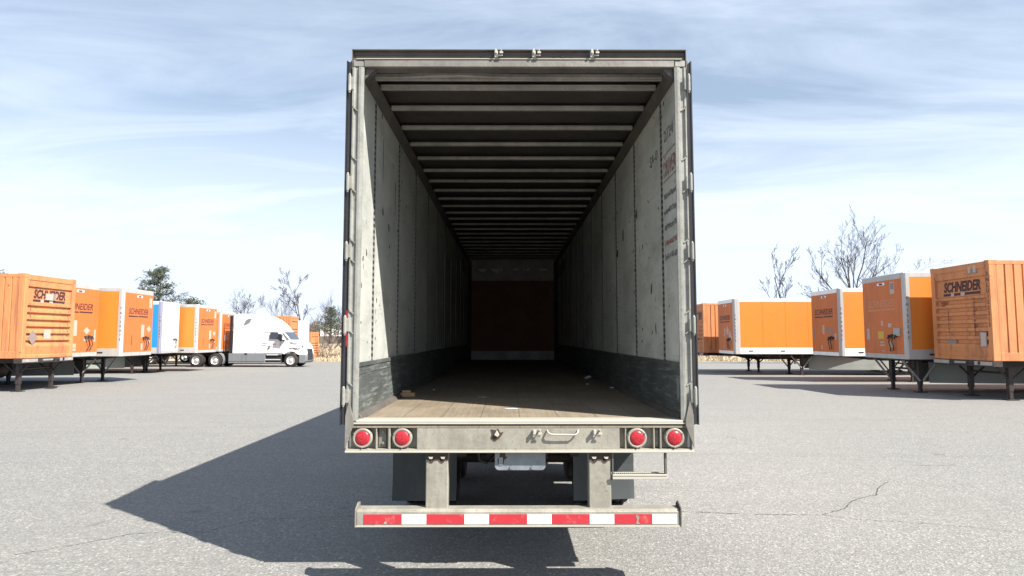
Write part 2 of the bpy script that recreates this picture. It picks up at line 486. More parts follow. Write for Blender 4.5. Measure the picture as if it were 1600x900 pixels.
def text_mesh(mb, s, size, mat4, shear=0.0, offset=0.0, ext=0.003, mi=0, spacing=1.0, width=None):
    cu = bpy.data.curves.new('lettering', 'FONT')
    cu.body = s; cu.size = size; cu.shear = shear; cu.offset = offset; cu.extrude = ext
    cu.space_character = spacing; cu.align_x = 'CENTER'; cu.resolution_u = 3
    ob = bpy.data.objects.new('lettering_tmp', cu)
    COL.objects.link(ob)
    dg = bpy.context.evaluated_depsgraph_get()
    me = bpy.data.meshes.new_from_object(ob.evaluated_get(dg))
    vs = [v.co.copy() for v in me.vertices]
    if width and vs:
        xs = [v.x for v in vs]; k = width / (max(xs) - min(xs)); cx = (max(xs) + min(xs)) / 2
        for v in vs: v.x = (v.x - cx) * k
    mb.add([mat4 @ v for v in vs], [list(p.vertices) for p in me.polygons], mi)
    bpy.data.objects.remove(ob); bpy.data.meshes.remove(me); bpy.data.curves.remove(cu)

def basis(o, x, y):
    x = Vector(x); y = Vector(y); z = x.cross(y)
    return Matrix(((x.x, y.x, z.x, o[0]), (x.y, y.y, z.y, o[1]), (x.z, y.z, z.z, o[2]), (0, 0, 0, 1)))

def g(y):
    """the lot falls away gently beyond 18 m, then a bank rises behind it"""
    if y < 18: return 0.0
    if y < 60: return -0.012 * (y - 18)
    if y < 65: return -0.504
    if y < 70: return -0.504 + (y - 65) / 5 * 1.15
    return 0.646 + min(1.2, (y - 70) * 0.006)

# ================================================================== setting
def sheet(name, x0, x1, ys, dz, mat, xs=2):
    mb = MB()
    n = xs
    vs = []
    for y in ys:
        for i in range(n):
            x = x0 + (x1 - x0) * i / (n - 1)
            vs.append((x, y, g(y) + dz))
    fs = []
    for j in range(len(ys) - 1):
        for i in range(n - 1):
            fs.append((j * n + i, j * n + i + 1, (j + 1) * n + i + 1, (j + 1) * n + i))
    mb.add(vs, fs)
    return mb.build(name, mat)

o = sheet('ground', -900, 900, [-900, -60, 18, 60, 65, 66.5, 68, 70, 100, 270, 1500], 0, M['field'])
tag(o, kind='structure')
o = sheet('parking_lot', -90, 90, [-50, 18, 60, 62.5], 0.006, M['asphalt'])
tag(o, kind='structure')

def crack(pts, w, rs):
    rnd = random.Random(rs)
    mb = MB()
    fine = []
    for (a, b_) in zip(pts[:-1], pts[1:]):
        a = Vector((a[0], a[1], 0)); b_ = Vector((b_[0], b_[1], 0))
        k = max(2, int((b_ - a).length / 0.035))
        for i in range(k):
            p = a.lerp(b_, i / k)
            fine.append(p + Vector((rnd.uniform(-.012, .012), rnd.uniform(-.014, .014), 0)))
    for i in range(len(fine) - 1):
        if rnd.random() < 0.10: continue
        p, q = fine[i], fine[i + 1]
        d = (q - p).normalized(); nrm = Vector((-d.y, d.x, 0))
        wa = w * (0.3 + rnd.random() ** 2 * .9); wb = w * (0.3 + rnd.random() ** 2 * .9)
        z = 0.0095
        mb.add([(p.x - nrm.x * wa, p.y - nrm.y * wa, z), (p.x + nrm.x * wa, p.y + nrm.y * wa, z),
                (q.x + nrm.x * wb, q.y + nrm.y * wb, z), (q.x - nrm.x * wb, q.y - nrm.y * wb, z)], [(0, 1, 2, 3)])
    o = mb.build('road_crack', M['crack'])
    tag(o, kind='structure')
crack([(1.3, 6.99), (1.79, 6.96), (2.17, 6.88), (2.55, 6.83), (2.94, 6.81), (3.24, 6.81), (3.5, 6.98), (3.63, 7.08), (3.81, 7.32), (4.01, 7.49), (4.27, 7.64), (4.56, 8.06), (4.86, 8.37)], 0.007, 1)
crack([(3.24, 6.81), (3.52, 6.65), (3.85, 6.56), (4.29, 6.45), (4.8, 6.22)], 0.004, 2)
crack([(-4.2, 5.6), (-3.83, 5.9), (-3.58, 6.16), (-3.37, 6.22), (-2.9, 6.24), (-2.58, 6.67), (-1.56, 6.76), (-0.71, 6.83)], 0.005, 3)
crack([(4.03, 12.29), (4.11, 11.83), (4.2, 11.41)], 0.006, 4)
crack([(-6.5, 14.1), (-4.2, 13.4), (-2.4, 13.8)], 0.005, 5)
crack([(5.6, 9.4), (6.1, 9.35), (6.5, 9.42)], 0.006, 6)

# ================================================================== main trailer
W = 1.297         # half width
T = empty('semi_trailer', (0.071, 4.84, 0), 0, 'open empty box trailer seen from behind, with its rear doors swung back', 'trailer')
FZ = 1.226        # floor height
LEN = 13.0
IW = 1.245        # inner wall half distance
fm = M['frame']

mb = MB().box((-IW, 0.0, FZ - 0.05), (IW, LEN, FZ))
mb.build('floor', M['floor'], T)
# threshold plates and curb strips
mb = MB()
mb.box((-1.22, -0.004, FZ - 0.012), (1.22, 0.16, FZ + 0.006))
mb.build('threshold', M['bevel_light'], T, 0.003)
for s in (-1, 1):
    mb = MB().prism([(s * (IW - 0.004), FZ + 0.001), (s * (IW - 0.004), FZ + 0.045), (s * (IW - 0.030), FZ + 0.035), (s * (IW - 0.055), FZ + 0.001)], 'y', 0.10, LEN - 0.05)
    mb.build('curb_rail', M['frame_dark'], T, 0.003)
# walls
for s in (-1, 1):
    mb = MB().box((s * IW, 0.06, FZ + 0.40), (s * (IW + 0.02), LEN, 3.97))
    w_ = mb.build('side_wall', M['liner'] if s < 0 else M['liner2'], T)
    mb = MB().box((s * (IW + 0.022), 0.05, 1.10), (s * (IW + 0.05), LEN + 0.05, 4.06), 0)
    mb.box((s * (IW + 0.022), 0.06, 1.02), (s * (IW + 0.057), LEN + 0.05, 1.30), 0)
    mb.box((s * (IW + 0.022), 0.06, 3.98), (s * (IW + 0.055), LEN + 0.05, 4.08), 0)
    mb.build('outer_skin', M['white'], T)
    # kick plate, slightly proud, with a rolled upper edge
    mb = MB().box((s * (IW - 0.012), 0.065, FZ), (s * (IW + 0.018), LEN - 0.01, FZ + 0.41))
    mb.box((s * (IW - 0.020), 0.065, FZ + 0.395), (s * (IW - 0.010), LEN - 0.01, FZ + 0.43))
    mb.box((s * (IW - 0.016), 0.065, FZ + 0.335), (s * (IW - 0.012), LEN - 0.01, FZ + 0.35))
    mb.build('kick_plate', M['kick'], T, 0.003)
    for k in range(11):
        y = 0.62 + 1.20 * k
        if y > LEN - 0.3: break
        MB().box((s * (IW - 0.007), y - 0.022, FZ + 0.43), (s * (IW - 0.0005), y + 0.022, 3.90)).build('seam_strip', M['seam'], T)
    # top rail cove
    mb = MB().prism([(s * (IW - 0.001), 3.895), (s * (IW - 0.012), 3.895), (s * (IW - 0.040), 3.94), (s * (IW - 0.058), 3.975), (s * (IW - 0.058), 3.99), (s * (IW - 0.001), 3.99)], 'y', 0.14, LEN)
    mb.build('top_rail', M['frame_dark'], T, 0.004)
# gouges and hanging tears on the liner (geometry, thin torn flaps)
rnd = random.Random(11)
def tear(s, y, z, w, h, rot=0.0):
    x = s * (IW - 0.0016)
    pts = []
    for k in range(9):
        a = 2 * math.pi * k / 9
        r_ = 0.6 + 0.4 * rnd.random()
        py = math.cos(a) * w * r_; pz = math.sin(a) * h * r_
        pts.append((y + py * math.cos(rot) - pz * math.sin(rot), z + py * math.sin(rot) + pz * math.cos(rot)))
    return pts, x
for s in (-1, 1):
    mb = MB()
    spots = [(1, 2.55, 3.03, .05, .10, .2), (1, 2.95, 2.87, .05, .07, .2), (1, 1.75, 3.12, .05, .06, .1), (1, 1.1, 2.30, .03, .07, .4), (1, .95, 1.93, .02, .06, -.2)] if s > 0 else \
            [(-1, .98, 3.45, .012, .26, 0), (-1, 1.62, 3.28, .012, .24, 0), (-1, 1.0, 3.0, .03, .05, .4), (-1, 1.3, 2.9, .03, .05, .4)]
    for q in range(52):
        y = 0.1 + 5.5 * rnd.random() ** 1.5
        spots.append((s, y, FZ + 0.55 + 2.1 * rnd.random(), rnd.uniform(.006, .022), rnd.uniform(.006, .035), rnd.uniform(-1, 1)))
    for q in spots:
        pts, x = tear(*q)
        mb.prism(pts, 'x', x, x + s * 0.001)
    tag(mb.build('wall_scuffs', M['gouge'], T), kind='stuff')
# writing on the right wall near the rear post (faces -x; reads towards +y ... seen from inside: right is -y)
def wall_basis(y, z):
    return basis((IW - 0.0035, y, z), (0, -1, 0), (0, 0, 1))
for (w_, y, z) in (('2724', .36, 3.50), ('SA-0', .92, 3.43)):
    mb = MB(); text_mesh(mb, w_, 0.14, wall_basis(y, z), ext=0.001, width=0.30)
    mb.build('stencil', M['blacktext'], T)
def worn_line(z, mat, lo, hi):
    # print too worn to read: a row of short strokes
    mb = MB(); y = 0.54
    while y > 0.14:
        l_ = rnd.uniform(0.015, 0.045)
        mb.box((IW - 0.0045, y - l_, z - rnd.uniform(lo, hi)), (IW - 0.003, y, z + rnd.uniform(.005, hi)))
        mb.box((IW - 0.0044, y - l_ - .012, z - .004), (IW - 0.0032, y - l_ + .002, z + .004))
        y -= l_ + rnd.uniform(0.006, 0.011)
    mb.build('stencil_line', M[mat], T)
for z in (3.03, 2.90, 2.77, 2.52): worn_line(z, 'blacktext', .012, .026)
worn_line(2.64, 'redtext', .02, .03)
mb = MB()
text_mesh(mb, 'DRIVER', 0.19, wall_basis(0.345, 3.20), offset=0.002, ext=0.001, width=0.40)
mb.build('red_stencil', M['redtext'], T)
for z in (3.160, 3.385): MB().box((IW - 0.0045, 0.13, z), (IW - 0.003, 0.56, z + .009)).build('stencil_line', M['redtext'], T)
# red reflective strip left on the inner left wall edge
mb = MB().prism([(0.07, 1.72), (0.10, 1.70), (0.14, 1.80), (0.135, 2.02), (0.10, 2.12), (0.07, 2.14)], 'x', -IW + 0.001, -IW + 0.004)
mb.build('reflective_strip', M['red_tape'], T)
# roof
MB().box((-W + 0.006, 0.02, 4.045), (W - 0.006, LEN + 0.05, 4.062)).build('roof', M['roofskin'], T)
bows = [0.32, 0.56] + [1.06 + 0.563 * k for k in range(22)]
for i, y in enumerate(bows):
    if y > LEN - 0.1: break
    z0 = 3.975
    hw = IW - 0.058
    mb = MB()
    if i == 0:
        # the rearmost bow is bent: a shallow kink
        n = 10
        for k in range(n):
            xa = -hw + 2 * hw * k / n; xb = -hw + 2 * hw * (k + 1) / n
            fa = 0.022 * math.exp(-((xa + 0.55) / 0.25) ** 2); fb = 0.022 * math.exp(-((xb + 0.55) / 0.25) ** 2)
            mb.add([(xa, y - .02, z0 + .01 + fa), (xb, y - .02, z0 + .01 + fb), (xb, y - .02, z0 + .04 + fb), (xa, y - .02, z0 + .04 + fa),
                    (xa, y + .03, z0 + .01), (xb, y + .03, z0 + .01)], [(0, 1, 2, 3), (0, 4, 5, 1)])
        mb.box((-hw, y + 0.0, z0 - 0.002), (hw, y + 0.03, z0 + 0.03))
    else:
        mb.prism([(y - .022, z0 + .034), (y - .018, z0 + .006), (y + .018, z0 + .006), (y + .022, z0 + .034)], 'x', -hw, hw)
        mb.box((-hw, y - 0.045, z0 + 0.034), (hw, y + 0.045, z0 + 0.038))
    mb.build('roof_bow', M['bow'], T, 0.003)
# roof lip between header and first bow
# front (nose) wall
mb = MB().box((-IW + 0.1, LEN - 0.03, FZ + 0.24), (IW - 0.1, LEN, 3.42))
nw = mb.build('nose_wall', M['nosewall'], T)
MB().box((-IW + 0.1, LEN - 0.045, FZ), (IW - 0.1, LEN, FZ + 0.24)).build('nose_kick_plate', M['dustmetal'], T)
mb = MB().box((-IW + 0.1, LEN - 0.02, 3.42), (IW - 0.1, LEN, 3.99))
for k in range(7):
    x = -1.1 + 2.2 * k / 6
    mb.box((x - 0.015, LEN - 0.05, 3.43), (x + 0.015, LEN - 0.02, 3.97))
mb.build('nose_upper_panel', M['dustmetal'], T)
mb = MB()
for (x, w_, h_) in ((-.85, .13, .10), (-.45, .17, .13), (0.05, .12, .04), (.38, .12, .04), (.82, .16, .05)):
    mb.prism([(x - w_, 3.75), (x + w_ * .8, 3.76), (x + w_, 3.72), (x + w_ * .3, 3.75 - h_), (x - w_ * .4, 3.75 - h_ * .7)], 'y', LEN - 0.03, LEN - 0.024)
mb.build('torn_sticker', M['paper'], T)
for s in (-1, 1):
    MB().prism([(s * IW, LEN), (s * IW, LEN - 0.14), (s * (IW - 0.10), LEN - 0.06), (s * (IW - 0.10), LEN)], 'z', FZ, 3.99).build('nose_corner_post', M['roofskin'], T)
    MB().box((s * (IW - 0.004), LEN - 2.6, 3.45), (s * (IW - 0.0005), LEN - 0.15, 3.72)).build('upper_band', M['dustmetal'], T)
MB().box((-W, LEN + 0.001, 1.10), (W, LEN + 0.06, 4.075)).build('front_wall', M['orange'], T)

# rear frame
for s in (-1, 1):
    mb = MB()
    # three-ridged post
    mb.prism([(s * 1.297, 0.0), (s * 1.297, 0.12), (s * 1.236, 0.12), (s * 1.236, 0.02), (s * 1.205, 0.012), (s * 1.205, 0.0),
              (s * 1.228, -0.006), (s * 1.246, -0.006), (s * 1.252, 0.008), (s * 1.274, 0.008), (s * 1.280, 0.0)], 'z', FZ, 3.945)
    post = mb.build('rear_post', M['post'], T, 0.002)
    # inner trim lip that stops part of the way up
    if s < 0:
        mb = MB().prism([(0.02, FZ + 0.002), (0.075, FZ + 0.002), (0.075, 3.30), (0.055, 3.40), (0.02, 3.46)], 'x', -1.236, -1.222)
        mb.build('trim_lip', M['post'], post, 0.002)
    # pressed recesses round the hinge straps
    for zc in (1.68, 2.22, 2.76, 3.4):
        mb = MB()
        for (za, zb) in ((zc - .2, zc - .19), (zc + .19, zc + .2)):
            mb.prism([(s * 1.250, za), (s * 1.290, za + s * 0 + 0.03), (s * 1.290, zb + 0.03), (s * 1.250, zb)], 'y', -0.008, 0.006)
        mb.box((s * 1.284, -0.008, zc - .17), (s * 1.290, 0.004, zc + .23))
        mb.build('pressed_rib', M['post'], post)
    # lower gusset
    mb = MB().prism([(s * 1.297, FZ - 0.2), (s * 1.297, FZ + 0.04), (s * 1.270, FZ + 0.16), (s * 1.235, FZ + 0.012), (s * 1.235, FZ - 0.03)], 'y', -0.018, -0.006)
    mb.build('gusset', M['recess'], post, 0.002)
    # hinges: strap, barrel, pin caps
    for zc in (3.81, 3.03, 2.50, 1.94, 1.41):
        mb = MB().box((s * 1.278, -0.018, zc - 0.050), (s * 1.312, -0.009, zc + 0.050))
        h = mb.build('hinge', M['post'], T, 0.003)
        mb = MB().tube((s * 1.312, -0.020, zc - 0.062), (s * 1.312, -0.020, zc + 0.062), 0.0125, n=14)
        mb.tube((s * 1.312, -0.020, zc - 0.078), (s * 1.312, -0.020, zc - 0.062), 0.006, 0.010, n=12)
        mb.tube((s * 1.312, -0.020, zc + 0.062), (s * 1.312, -0.020, zc + 0.075), 0.010, 0.006, n=12)
        mb.build('hinge_barrel', M['post'], h)
    # swung back door, flat against the trailer's side
    mb = MB().prism([(s * 1.306, 0.03), (s * 1.342, 0.03), (s * 1.462, 1.22), (s * 1.426, 1.22)], 'z', FZ - 0.03, 4.0)
    d = mb.build('rear_door', M['door'], T, 0.004)
    mb = MB().box((s * 1.303, 0.012, FZ - 0.03), (s * 1.312, 0.04, 4.0))
    mb.box((s * 1.335, 0.012, FZ - 0.03), (s * 1.345, 0.05, 4.0))
    mb.build('door_edge_seal', M['black'], d)
    for xx in (0.45, 0.95):
        xo = 0.10 * xx
        mb = MB().tube((s * (1.362 + xo), xx, FZ - 0.02), (s * (1.362 + xo), xx, 3.98), 0.016, n=10)
        for zc in (1.4, 2.2, 3.0, 3.8): mb.box((s * (1.338 + xo), xx - .04, zc - .03), (s * (1.368 + xo), xx + .04, zc + .03))
        mb.build('lock_rod', M['steel_light'], d)
    if s < 0:
        MB().box((s * 1.300, -0.012, 1.78), (s * 1.303, 0.012, 2.05)).build('reflective_strip', M['red_tape'], d)

# header
mb = MB()
mb.box((-W, 0.028, 3.945), (W, 0.12, 4.078))
hd = mb.build('header', M['frame_dark'], T, 0.002)
mb = MB().box((-W + 0.09, -0.004, 3.945), (W - 0.09, 0.026, 4.0))
mb.build('header_lower_plate', M['recess'], hd, 0.004)
MB().box((-W + 0.03, -0.010, 4.004), (W - 0.03, 0.026, 4.0115)).build('header_lip', M['bevel_light'], hd, 0.002)
MB().box((-W - 0.004, -0.004, 4.0795), (W + 0.004, 0.20, 4.088)).build('roof_edge', M['frame_dark'], hd, 0.002)
for s in (-1, 1):
    MB().box((s * (W - 0.005), 0.0, 3.949), (s * (W - 0.085), 0.026, 4.0)).build('corner_casting', M['post'], hd, 0.004)
    MB().prism([(s * 1.12, 3.944), (s * 1.205, 3.944), (s * 1.205, 3.86)], 'y', 0.03, 0.10).build('corner_gusset', M['frame_dark'], hd)
    MB().box((s * (W + 0.001), 0.0, 3.93), (s * (W + 0.006), 0.05, 4.088)).build('end_flange', M['frame_dark'], hd)
def keeper(parent, x, z, up):
    mb = MB()
    sgn = 1 if up else -1
    mb.box((x - 0.034, -0.012, z - 0.026), (x - 0.006, -0.001, z + 0.028))
    mb.box((x - 0.030, -0.040, z - 0.004), (x - 0.014, -0.012, z + 0.030))
    mb.box((x + 0.006, -0.040, z - 0.006), (x + 0.034, -0.030, z + 0.010))
    mb.box((x + 0.010, -0.036, z + 0.012), (x + 0.020, -0.001, z + 0.028))
    mb.box((x - 0.006, -0.030, z - 0.022), (x + 0.030, -0.022, z - 0.012))
    mb.tube((x + 0.018, -0.036, z + 0.022), (x + 0.018, 0.0, z + 0.022), 0.008, n=8)
    mb.build('latch_keeper', M['bevel_light'], parent, 0.002)
for x in (-0.16, 0.133, 0.585): keeper(hd, x, 4.045, True)
for x in (-0.30, 0.02, 0.27):
    mb = MB()
    for k in range(3):
        mb.tube((x + k * 0.07, 0.018, 4.04), (x + k * 0.07, 0.030, 4.04), 0.006 if k != 1 else 0.010, n=8)
    mb.build('header_rivets', M['black'], hd)

# sill (rear bolster)
sill = empty('rear_sill', (0, 0, 0)); sill.parent = T
Z0 = 0.997
mb = MB()
mb.box((-W, 0.0, 1.188), (W, 0.11, FZ - 0.012))                 # top rail
mb.box((-W, 0.0, Z0 + 0.001), (W, 0.11, Z0 + 0.022))             # bottom rail
mb.box((-0.765, 0.002, Z0 + 0.021), (0.745, 0.108, 1.1885))       # middle plate
mb.box((-W, 0.002, Z0 + 0.021), (-1.283, 0.108, 1.1885))
mb.box((1.283, 0.002, Z0 + 0.021), (W, 0.108, 1.1885))
mb.box((-1.284, 0.062, Z0 + 0.021), (-0.764, 0.106, 1.1885))       # recess backs
mb.box((0.744, 0.062, Z0 + 0.021), (1.284, 0.106, 1.1885))
for x in (-1.068, -0.974, -0.970 + 0.002, 1.002, 1.052, 0.790):
    mb.box((x - 0.005, 0.003, Z0 + 0.021), (x + 0.005, 0.063, 1.1885))
mb.build('sill_beam', fm, sill, 0.003)
MB().box((-W - 0.001, -0.010, Z0 - 0.004), (W + 0.001, 0.0, Z0 + 0.012)).build('sill_lower_lip', M['bevel_light'], sill, 0.003)
MB().box((-W + 0.03, -0.006, FZ - 0.024), (W - 0.03, -0.001, FZ - 0.012)).build('sill_upper_lip', M['bevel_light'], sill, 0.002)
mb = MB()
for (x0, x1) in ((-1.062, -0.98), (1.01, 1.045)):
    mb.box((x0 + .005, 0.045, Z0 + 0.03), (x1 - .02 if x0 < 0 else x1, 0.0615, 1.165))
    for z in (1.06, 1.14): mb.tube(((x0 + x1) / 2, 0.03, z), ((x0 + x1) / 2, 0.046, z), 0.011, n=10)
mb.build('bolt_plate', M['recess'], sill, 0.002)
for x in (-1.17, -0.875, 0.875, 1.155):
    z = 1.100
    mb = MB().lathe([(0.050, 0.004), (0.060, -0.004), (0.070, -0.004), (0.074, 0.004), (0.074, 0.060)], (x, 0.0, z))
    for a in (R(30), R(150), R(270)):
        mb.tube((x + .068 * math.cos(a), -0.012, z + .068 * math.sin(a)), (x + .068 * math.cos(a), 0.0, z + .068 * math.sin(a)), 0.005, n=8)
    lamp = mb.build('tail_lamp', M['frame'], sill)
    MB().lathe([(0.0005, -0.013), (0.025, -0.012), (0.047, -0.008), (0.056, 0.0), (0.057, 0.01)], (x, 0, z)).build('lamp_lens', M['lens'], lamp)
# keepers, bent hook and gouge on the sill
for x in (0.130, 0.577):
    keeper(sill, x, 1.135, False)
mb = MB()
mb.prism([(-0.215, 1.10), (-0.205, 1.135), (-0.215, 1.165), (-0.18, 1.158), (-0.16, 1.17), (-0.145, 1.14), (-0.12, 1.145), (-0.135, 1.12), (-0.15, 1.10), (-0.185, 1.075)], 'y', -0.002, 0.001)
mb.build('torn_hole', M['gouge'], sill)
mb = MB().prism([(-0.19, 1.125), (-0.170, 1.16), (-0.150, 1.125), (-0.165, 1.11)], 'y', -0.018, -0.003)
mb.build('broken_keeper', M['bevel_light'], sill, 0.002)
mb = MB()
hk = [(0.205, -0.002, 1.158), (0.212, -0.03, 1.142), (0.235, -0.035, 1.132), (0.30, -0.036, 1.130), (0.36, -0.036, 1.130), (0.405, -0.034, 1.128), (0.428, -0.028, 1.138), (0.436, -0.002, 1.160)]
for a, b_ in zip(hk[:-1], hk[1:]): mb.tube(a, b_, 0.0062, n=8)
mb.build('grab_rope', M['bevel_light'], sill)

# zinc plate under the sill
mb = MB()
pl = []
for (cx, cz, a0) in ((-.185 + .03, .855 + .03, 180), (.195 - .03, .855 + .03, 270)):
    for k in range(5):
        a = R(a0 + 22.5 * k); pl.append((cx + .03 * math.cos(a), cz + .03 * math.sin(a)))
pl += [(.195, .99), (-.185, .99)]
mb.prism(pl, 'y', 0.055, 0.062)
for x in (-.06, .10): mb.tube((x, 0.04, .875), (x, 0.055, .875), 0.014, n=8)
mb.box((-.155, .050, .89), (-.125, .056, .95))
mb.build('licence_plate_bracket', M['plate'], T)
mb = MB().prism([(-.165, .93), (-.15, .955), (-.145, .99), (-.11, .99), (-.105, .955), (-.09, .95), (-.115, .93), (-.12, .90), (-.145, .885), (-.16, .90)], 'y', .052, .0535)
mb.build('corroded_patch', M['gouge'], T)

# under-run guard
for x in (-0.617, 0.600):
    mb = MB().box((x - 0.083, 0.03, 0.57), (x + 0.083, 0.13, Z0 - 0.006))
    sp_ = mb.build('guard_support', M['frame'], T, 0.006)
    mb = MB().box((x - 0.083, 0.024, 0.935), (x + 0.083, 0.0285, Z0 - 0.006))
    for q in (-.04, .04):
        mb.tube((x + q, 0.024, 0.932), (x + q, 0.0287, 0.932), 0.018, n=10)
    mb.build('bolt_flange', M['gouge'], sp_)
    mb = MB()
    for q in (-.045, .045):
        mb.prism([(x + q - .018, .962), (x + q + .018, .962), (x + q + .012, .945), (x + q - .008, .945)], 'y', 0.012, 0.024)
    mb.build('bolt', M['bevel_light'], sp_)
mb = MB()
mb.prism([(-0.02, 0.462), (0.10, 0.462), (0.10, 0.586), (0.0, 0.586), (-0.02, 0.572)], 'x', -1.20, 1.18)
bp = mb.build('guard_bar', M['frame'], T, 0.005)
mb = MB().box((-1.20, -0.026, 0.462), (1.18, -0.018, 0.472)); mb.build('guard_lower_lip', M['bevel_light'], bp)
mb = MB().prism([(-0.03, 0.46), (0.11, 0.46), (0.11, 0.612), (0.05, 0.622), (-0.03, 0.588)], 'x', -1.208, -1.200)
mb.build('guard_end_plate', M['frame'], bp)
mb = MB().prism([(-0.03, 0.46), (0.11, 0.46), (0.11, 0.60), (0.06, 0.632), (-0.03, 0.60)], 'x', 1.180, 1.188)
mb.build('guard_end_plate', M['frame_dark'], bp)
x = -1.145
for i in range(10):
    w_ = 0.28 if i % 2 == 0 else 0.18
    if i % 2 == 0:
        MB().box((x, -0.0235, 0.482), (x + w_ - .001, -0.0205, 0.552)).build('red_tape', M['red_tape'], bp)
    else:
        MB().box((x, -0.0235, 0.482), (x + w_ - .001, -0.0205, 0.552)).build('white_tape', M['white_tape'], bp)
    x += w_
# tape damage
MB().prism([(-1.0, .483), (-.975, .483), (-.978, .505), (-.99, .50)], 'y', -.0250, -.0236).build('tape_tear', M['frame'], bp)
MB().prism([(.855, .483), (.885, .483), (.868, .50), (.880, .53), (.862, .551), (.850, .54), (.862, .515)], 'y', -.0250, -.0236).build('tape_tear', M['frame'], bp)

# side step on the right
mb = MB()
mb.box((0.690, 0.00, 0.798), (1.095, 0.09, 0.822))
mb.box((0.690, -0.004, 0.822), (1.095, 0.004, 0.835)); mb.box((0.690, 0.086, 0.822), (1.095, 0.094, 0.835))
for k in range(26): mb.box((0.70 + k * .0152, 0.004, 0.822), (0.706 + k * .0152, 0.086, 0.831))
stp = mb.build('step', M['bevel_light'], T, 0.002)
for (xa, xb) in ((1.083, 1.098), (0.690, 0.700)):
    MB().box((xa, 0.02, 0.822), (xb, 0.05, 0.994)).build('step_hanger', M['frame_dark'], stp)

# mud flaps
for (x0, x1, zb) in ((-1.185, -0.58, 0.31), (0.53, 1.105, 0.31)):
    mb = MB()
    n = 6
    vs_ = []; fs_ = []
    for j in range(n + 1):
        z = zb + (0.985 - zb) * j / n
        bend = 0.03 * math.sin(j / n * math.pi)
        for x in (x0, x1): vs_.append((x, 1.34 + bend, z + (0.02 if x > 0.9 and j == 0 else 0)))
        for x in (x1, x0): vs_.append((x, 1.352 + bend, z + (0.02 if x > 0.9 and j == 0 else 0)))
    for j in range(n):
        for k in range(4):
            fs_.append((j * 4 + k, j * 4 + (k + 1) % 4, (j + 1) * 4 + (k + 1) % 4, (j + 1) * 4 + k))
    fs_ += [(0, 3, 2, 1), (n * 4, n * 4 + 1, n * 4 + 2, n * 4 + 3)]
    mb.add(vs_, fs_)
    mb.build('mud_flap', M['flap'], T)
    MB().box((x0, 1.356, 0.94), (x1, 1.40, 0.985)).build('flap_hanger', M['chassis'], T)

# wheels
def wheel(parent, c, r=0.50, w=0.27, side=1, rim_mat='rim', dished=True, n=32):
    """axis along x in the main trailer, along y elsewhere"""
    prof = [(r * .60, -w / 2), (r * .92, -w / 2), (r * .985, -w / 2 + .03), (r, -w / 2 + .07), (r, -.045), (r - .012, -.04), (r - .012, -.03), (r, -.025),
            (r, .025), (r - .012, .03), (r - .012, .04), (r, .045), (r, w / 2 - .07), (r * .985, w / 2 - .03), (r * .92, w / 2), (r * .60, w / 2), (r * .60, -w / 2)]
    return prof
def add_wheel(parent, c, axis, side, r=0.50, w=0.27, mud=True):
    t_ = MB().lathe(wheel(None, c, r, w), c, axis, 28).build('tyre', M['rubber'], parent)
    s = side
    rp = [(r * .60, s * w / 2 * .98), (r * .56, s * w / 2 * .9), (r * .50, s * w * .18), (r * .30, s * w * .10), (r * .26, s * w * .42), (r * .10, s * w * .46), (0.001, s * w * .46)]
    MB().lathe(rp, c, axis, 24).build('rim', M['rim'], t_)
for y in (2.55, 3.80):
    for s in (-1, 1):
        add_wheel(T, (s * 1.10, y, 0.50), 'x', s)
        add_wheel(T, (s * 0.79, y, 0.50), 'x', s)
    MB().tube((-0.95, y, 0.5), (0.95, y, 0.5), 0.065, n=12).build('axle', M['chassis'], T)
mb = MB()
for s in (-1, 1):
    mb.box((s * 0.46, 0.9, 0.80), (s * 0.54, 5.2, 1.0)); mb.box((s * 0.46, 8.0, 0.85), (s * 0.54, 12.0, 1.04))
    mb.box((s * 0.42, 2.2, 0.62), (s * 0.50, 4.2, 0.70))
for k in range(34): mb.box((-1.2, 0.35 + 0.37 * k, 1.05), (1.2, 0.40 + 0.37 * k, 1.17))
for k in range(7): mb.box((-0.46, 1.0 + 0.6 * k, 0.84), (0.46, 1.06 + 0.6 * k, 0.95))
mb.build('subframe', M['chassis'], T)
mb = MB().tube((-.3, 1.6, .78), (.3, 1.6, .78), .13, n=16); mb.build('air_tank', M['chassis'], T)
mb = MB()
pts = [(-0.33, .35, .99), (-0.32, .42, .86), (-0.26, .5, .82), (-.2, .7, .86), (-.15, .9, .95)]
for a, b_ in zip(pts[:-1], pts[1:]): mb.tube(a, b_, 0.009, n=8)
mb.build('air_hose', M['black'], T)
for s in (-1, 1):
    mb = MB().box((s * 0.75, 10.4, 0.05), (s * 0.88, 10.53, 1.05)); mb.box((s * 0.68, 10.33, 0.006), (s * 0.95, 10.6, 0.05))
    mb.build('landing_leg', M['chassis'], T)

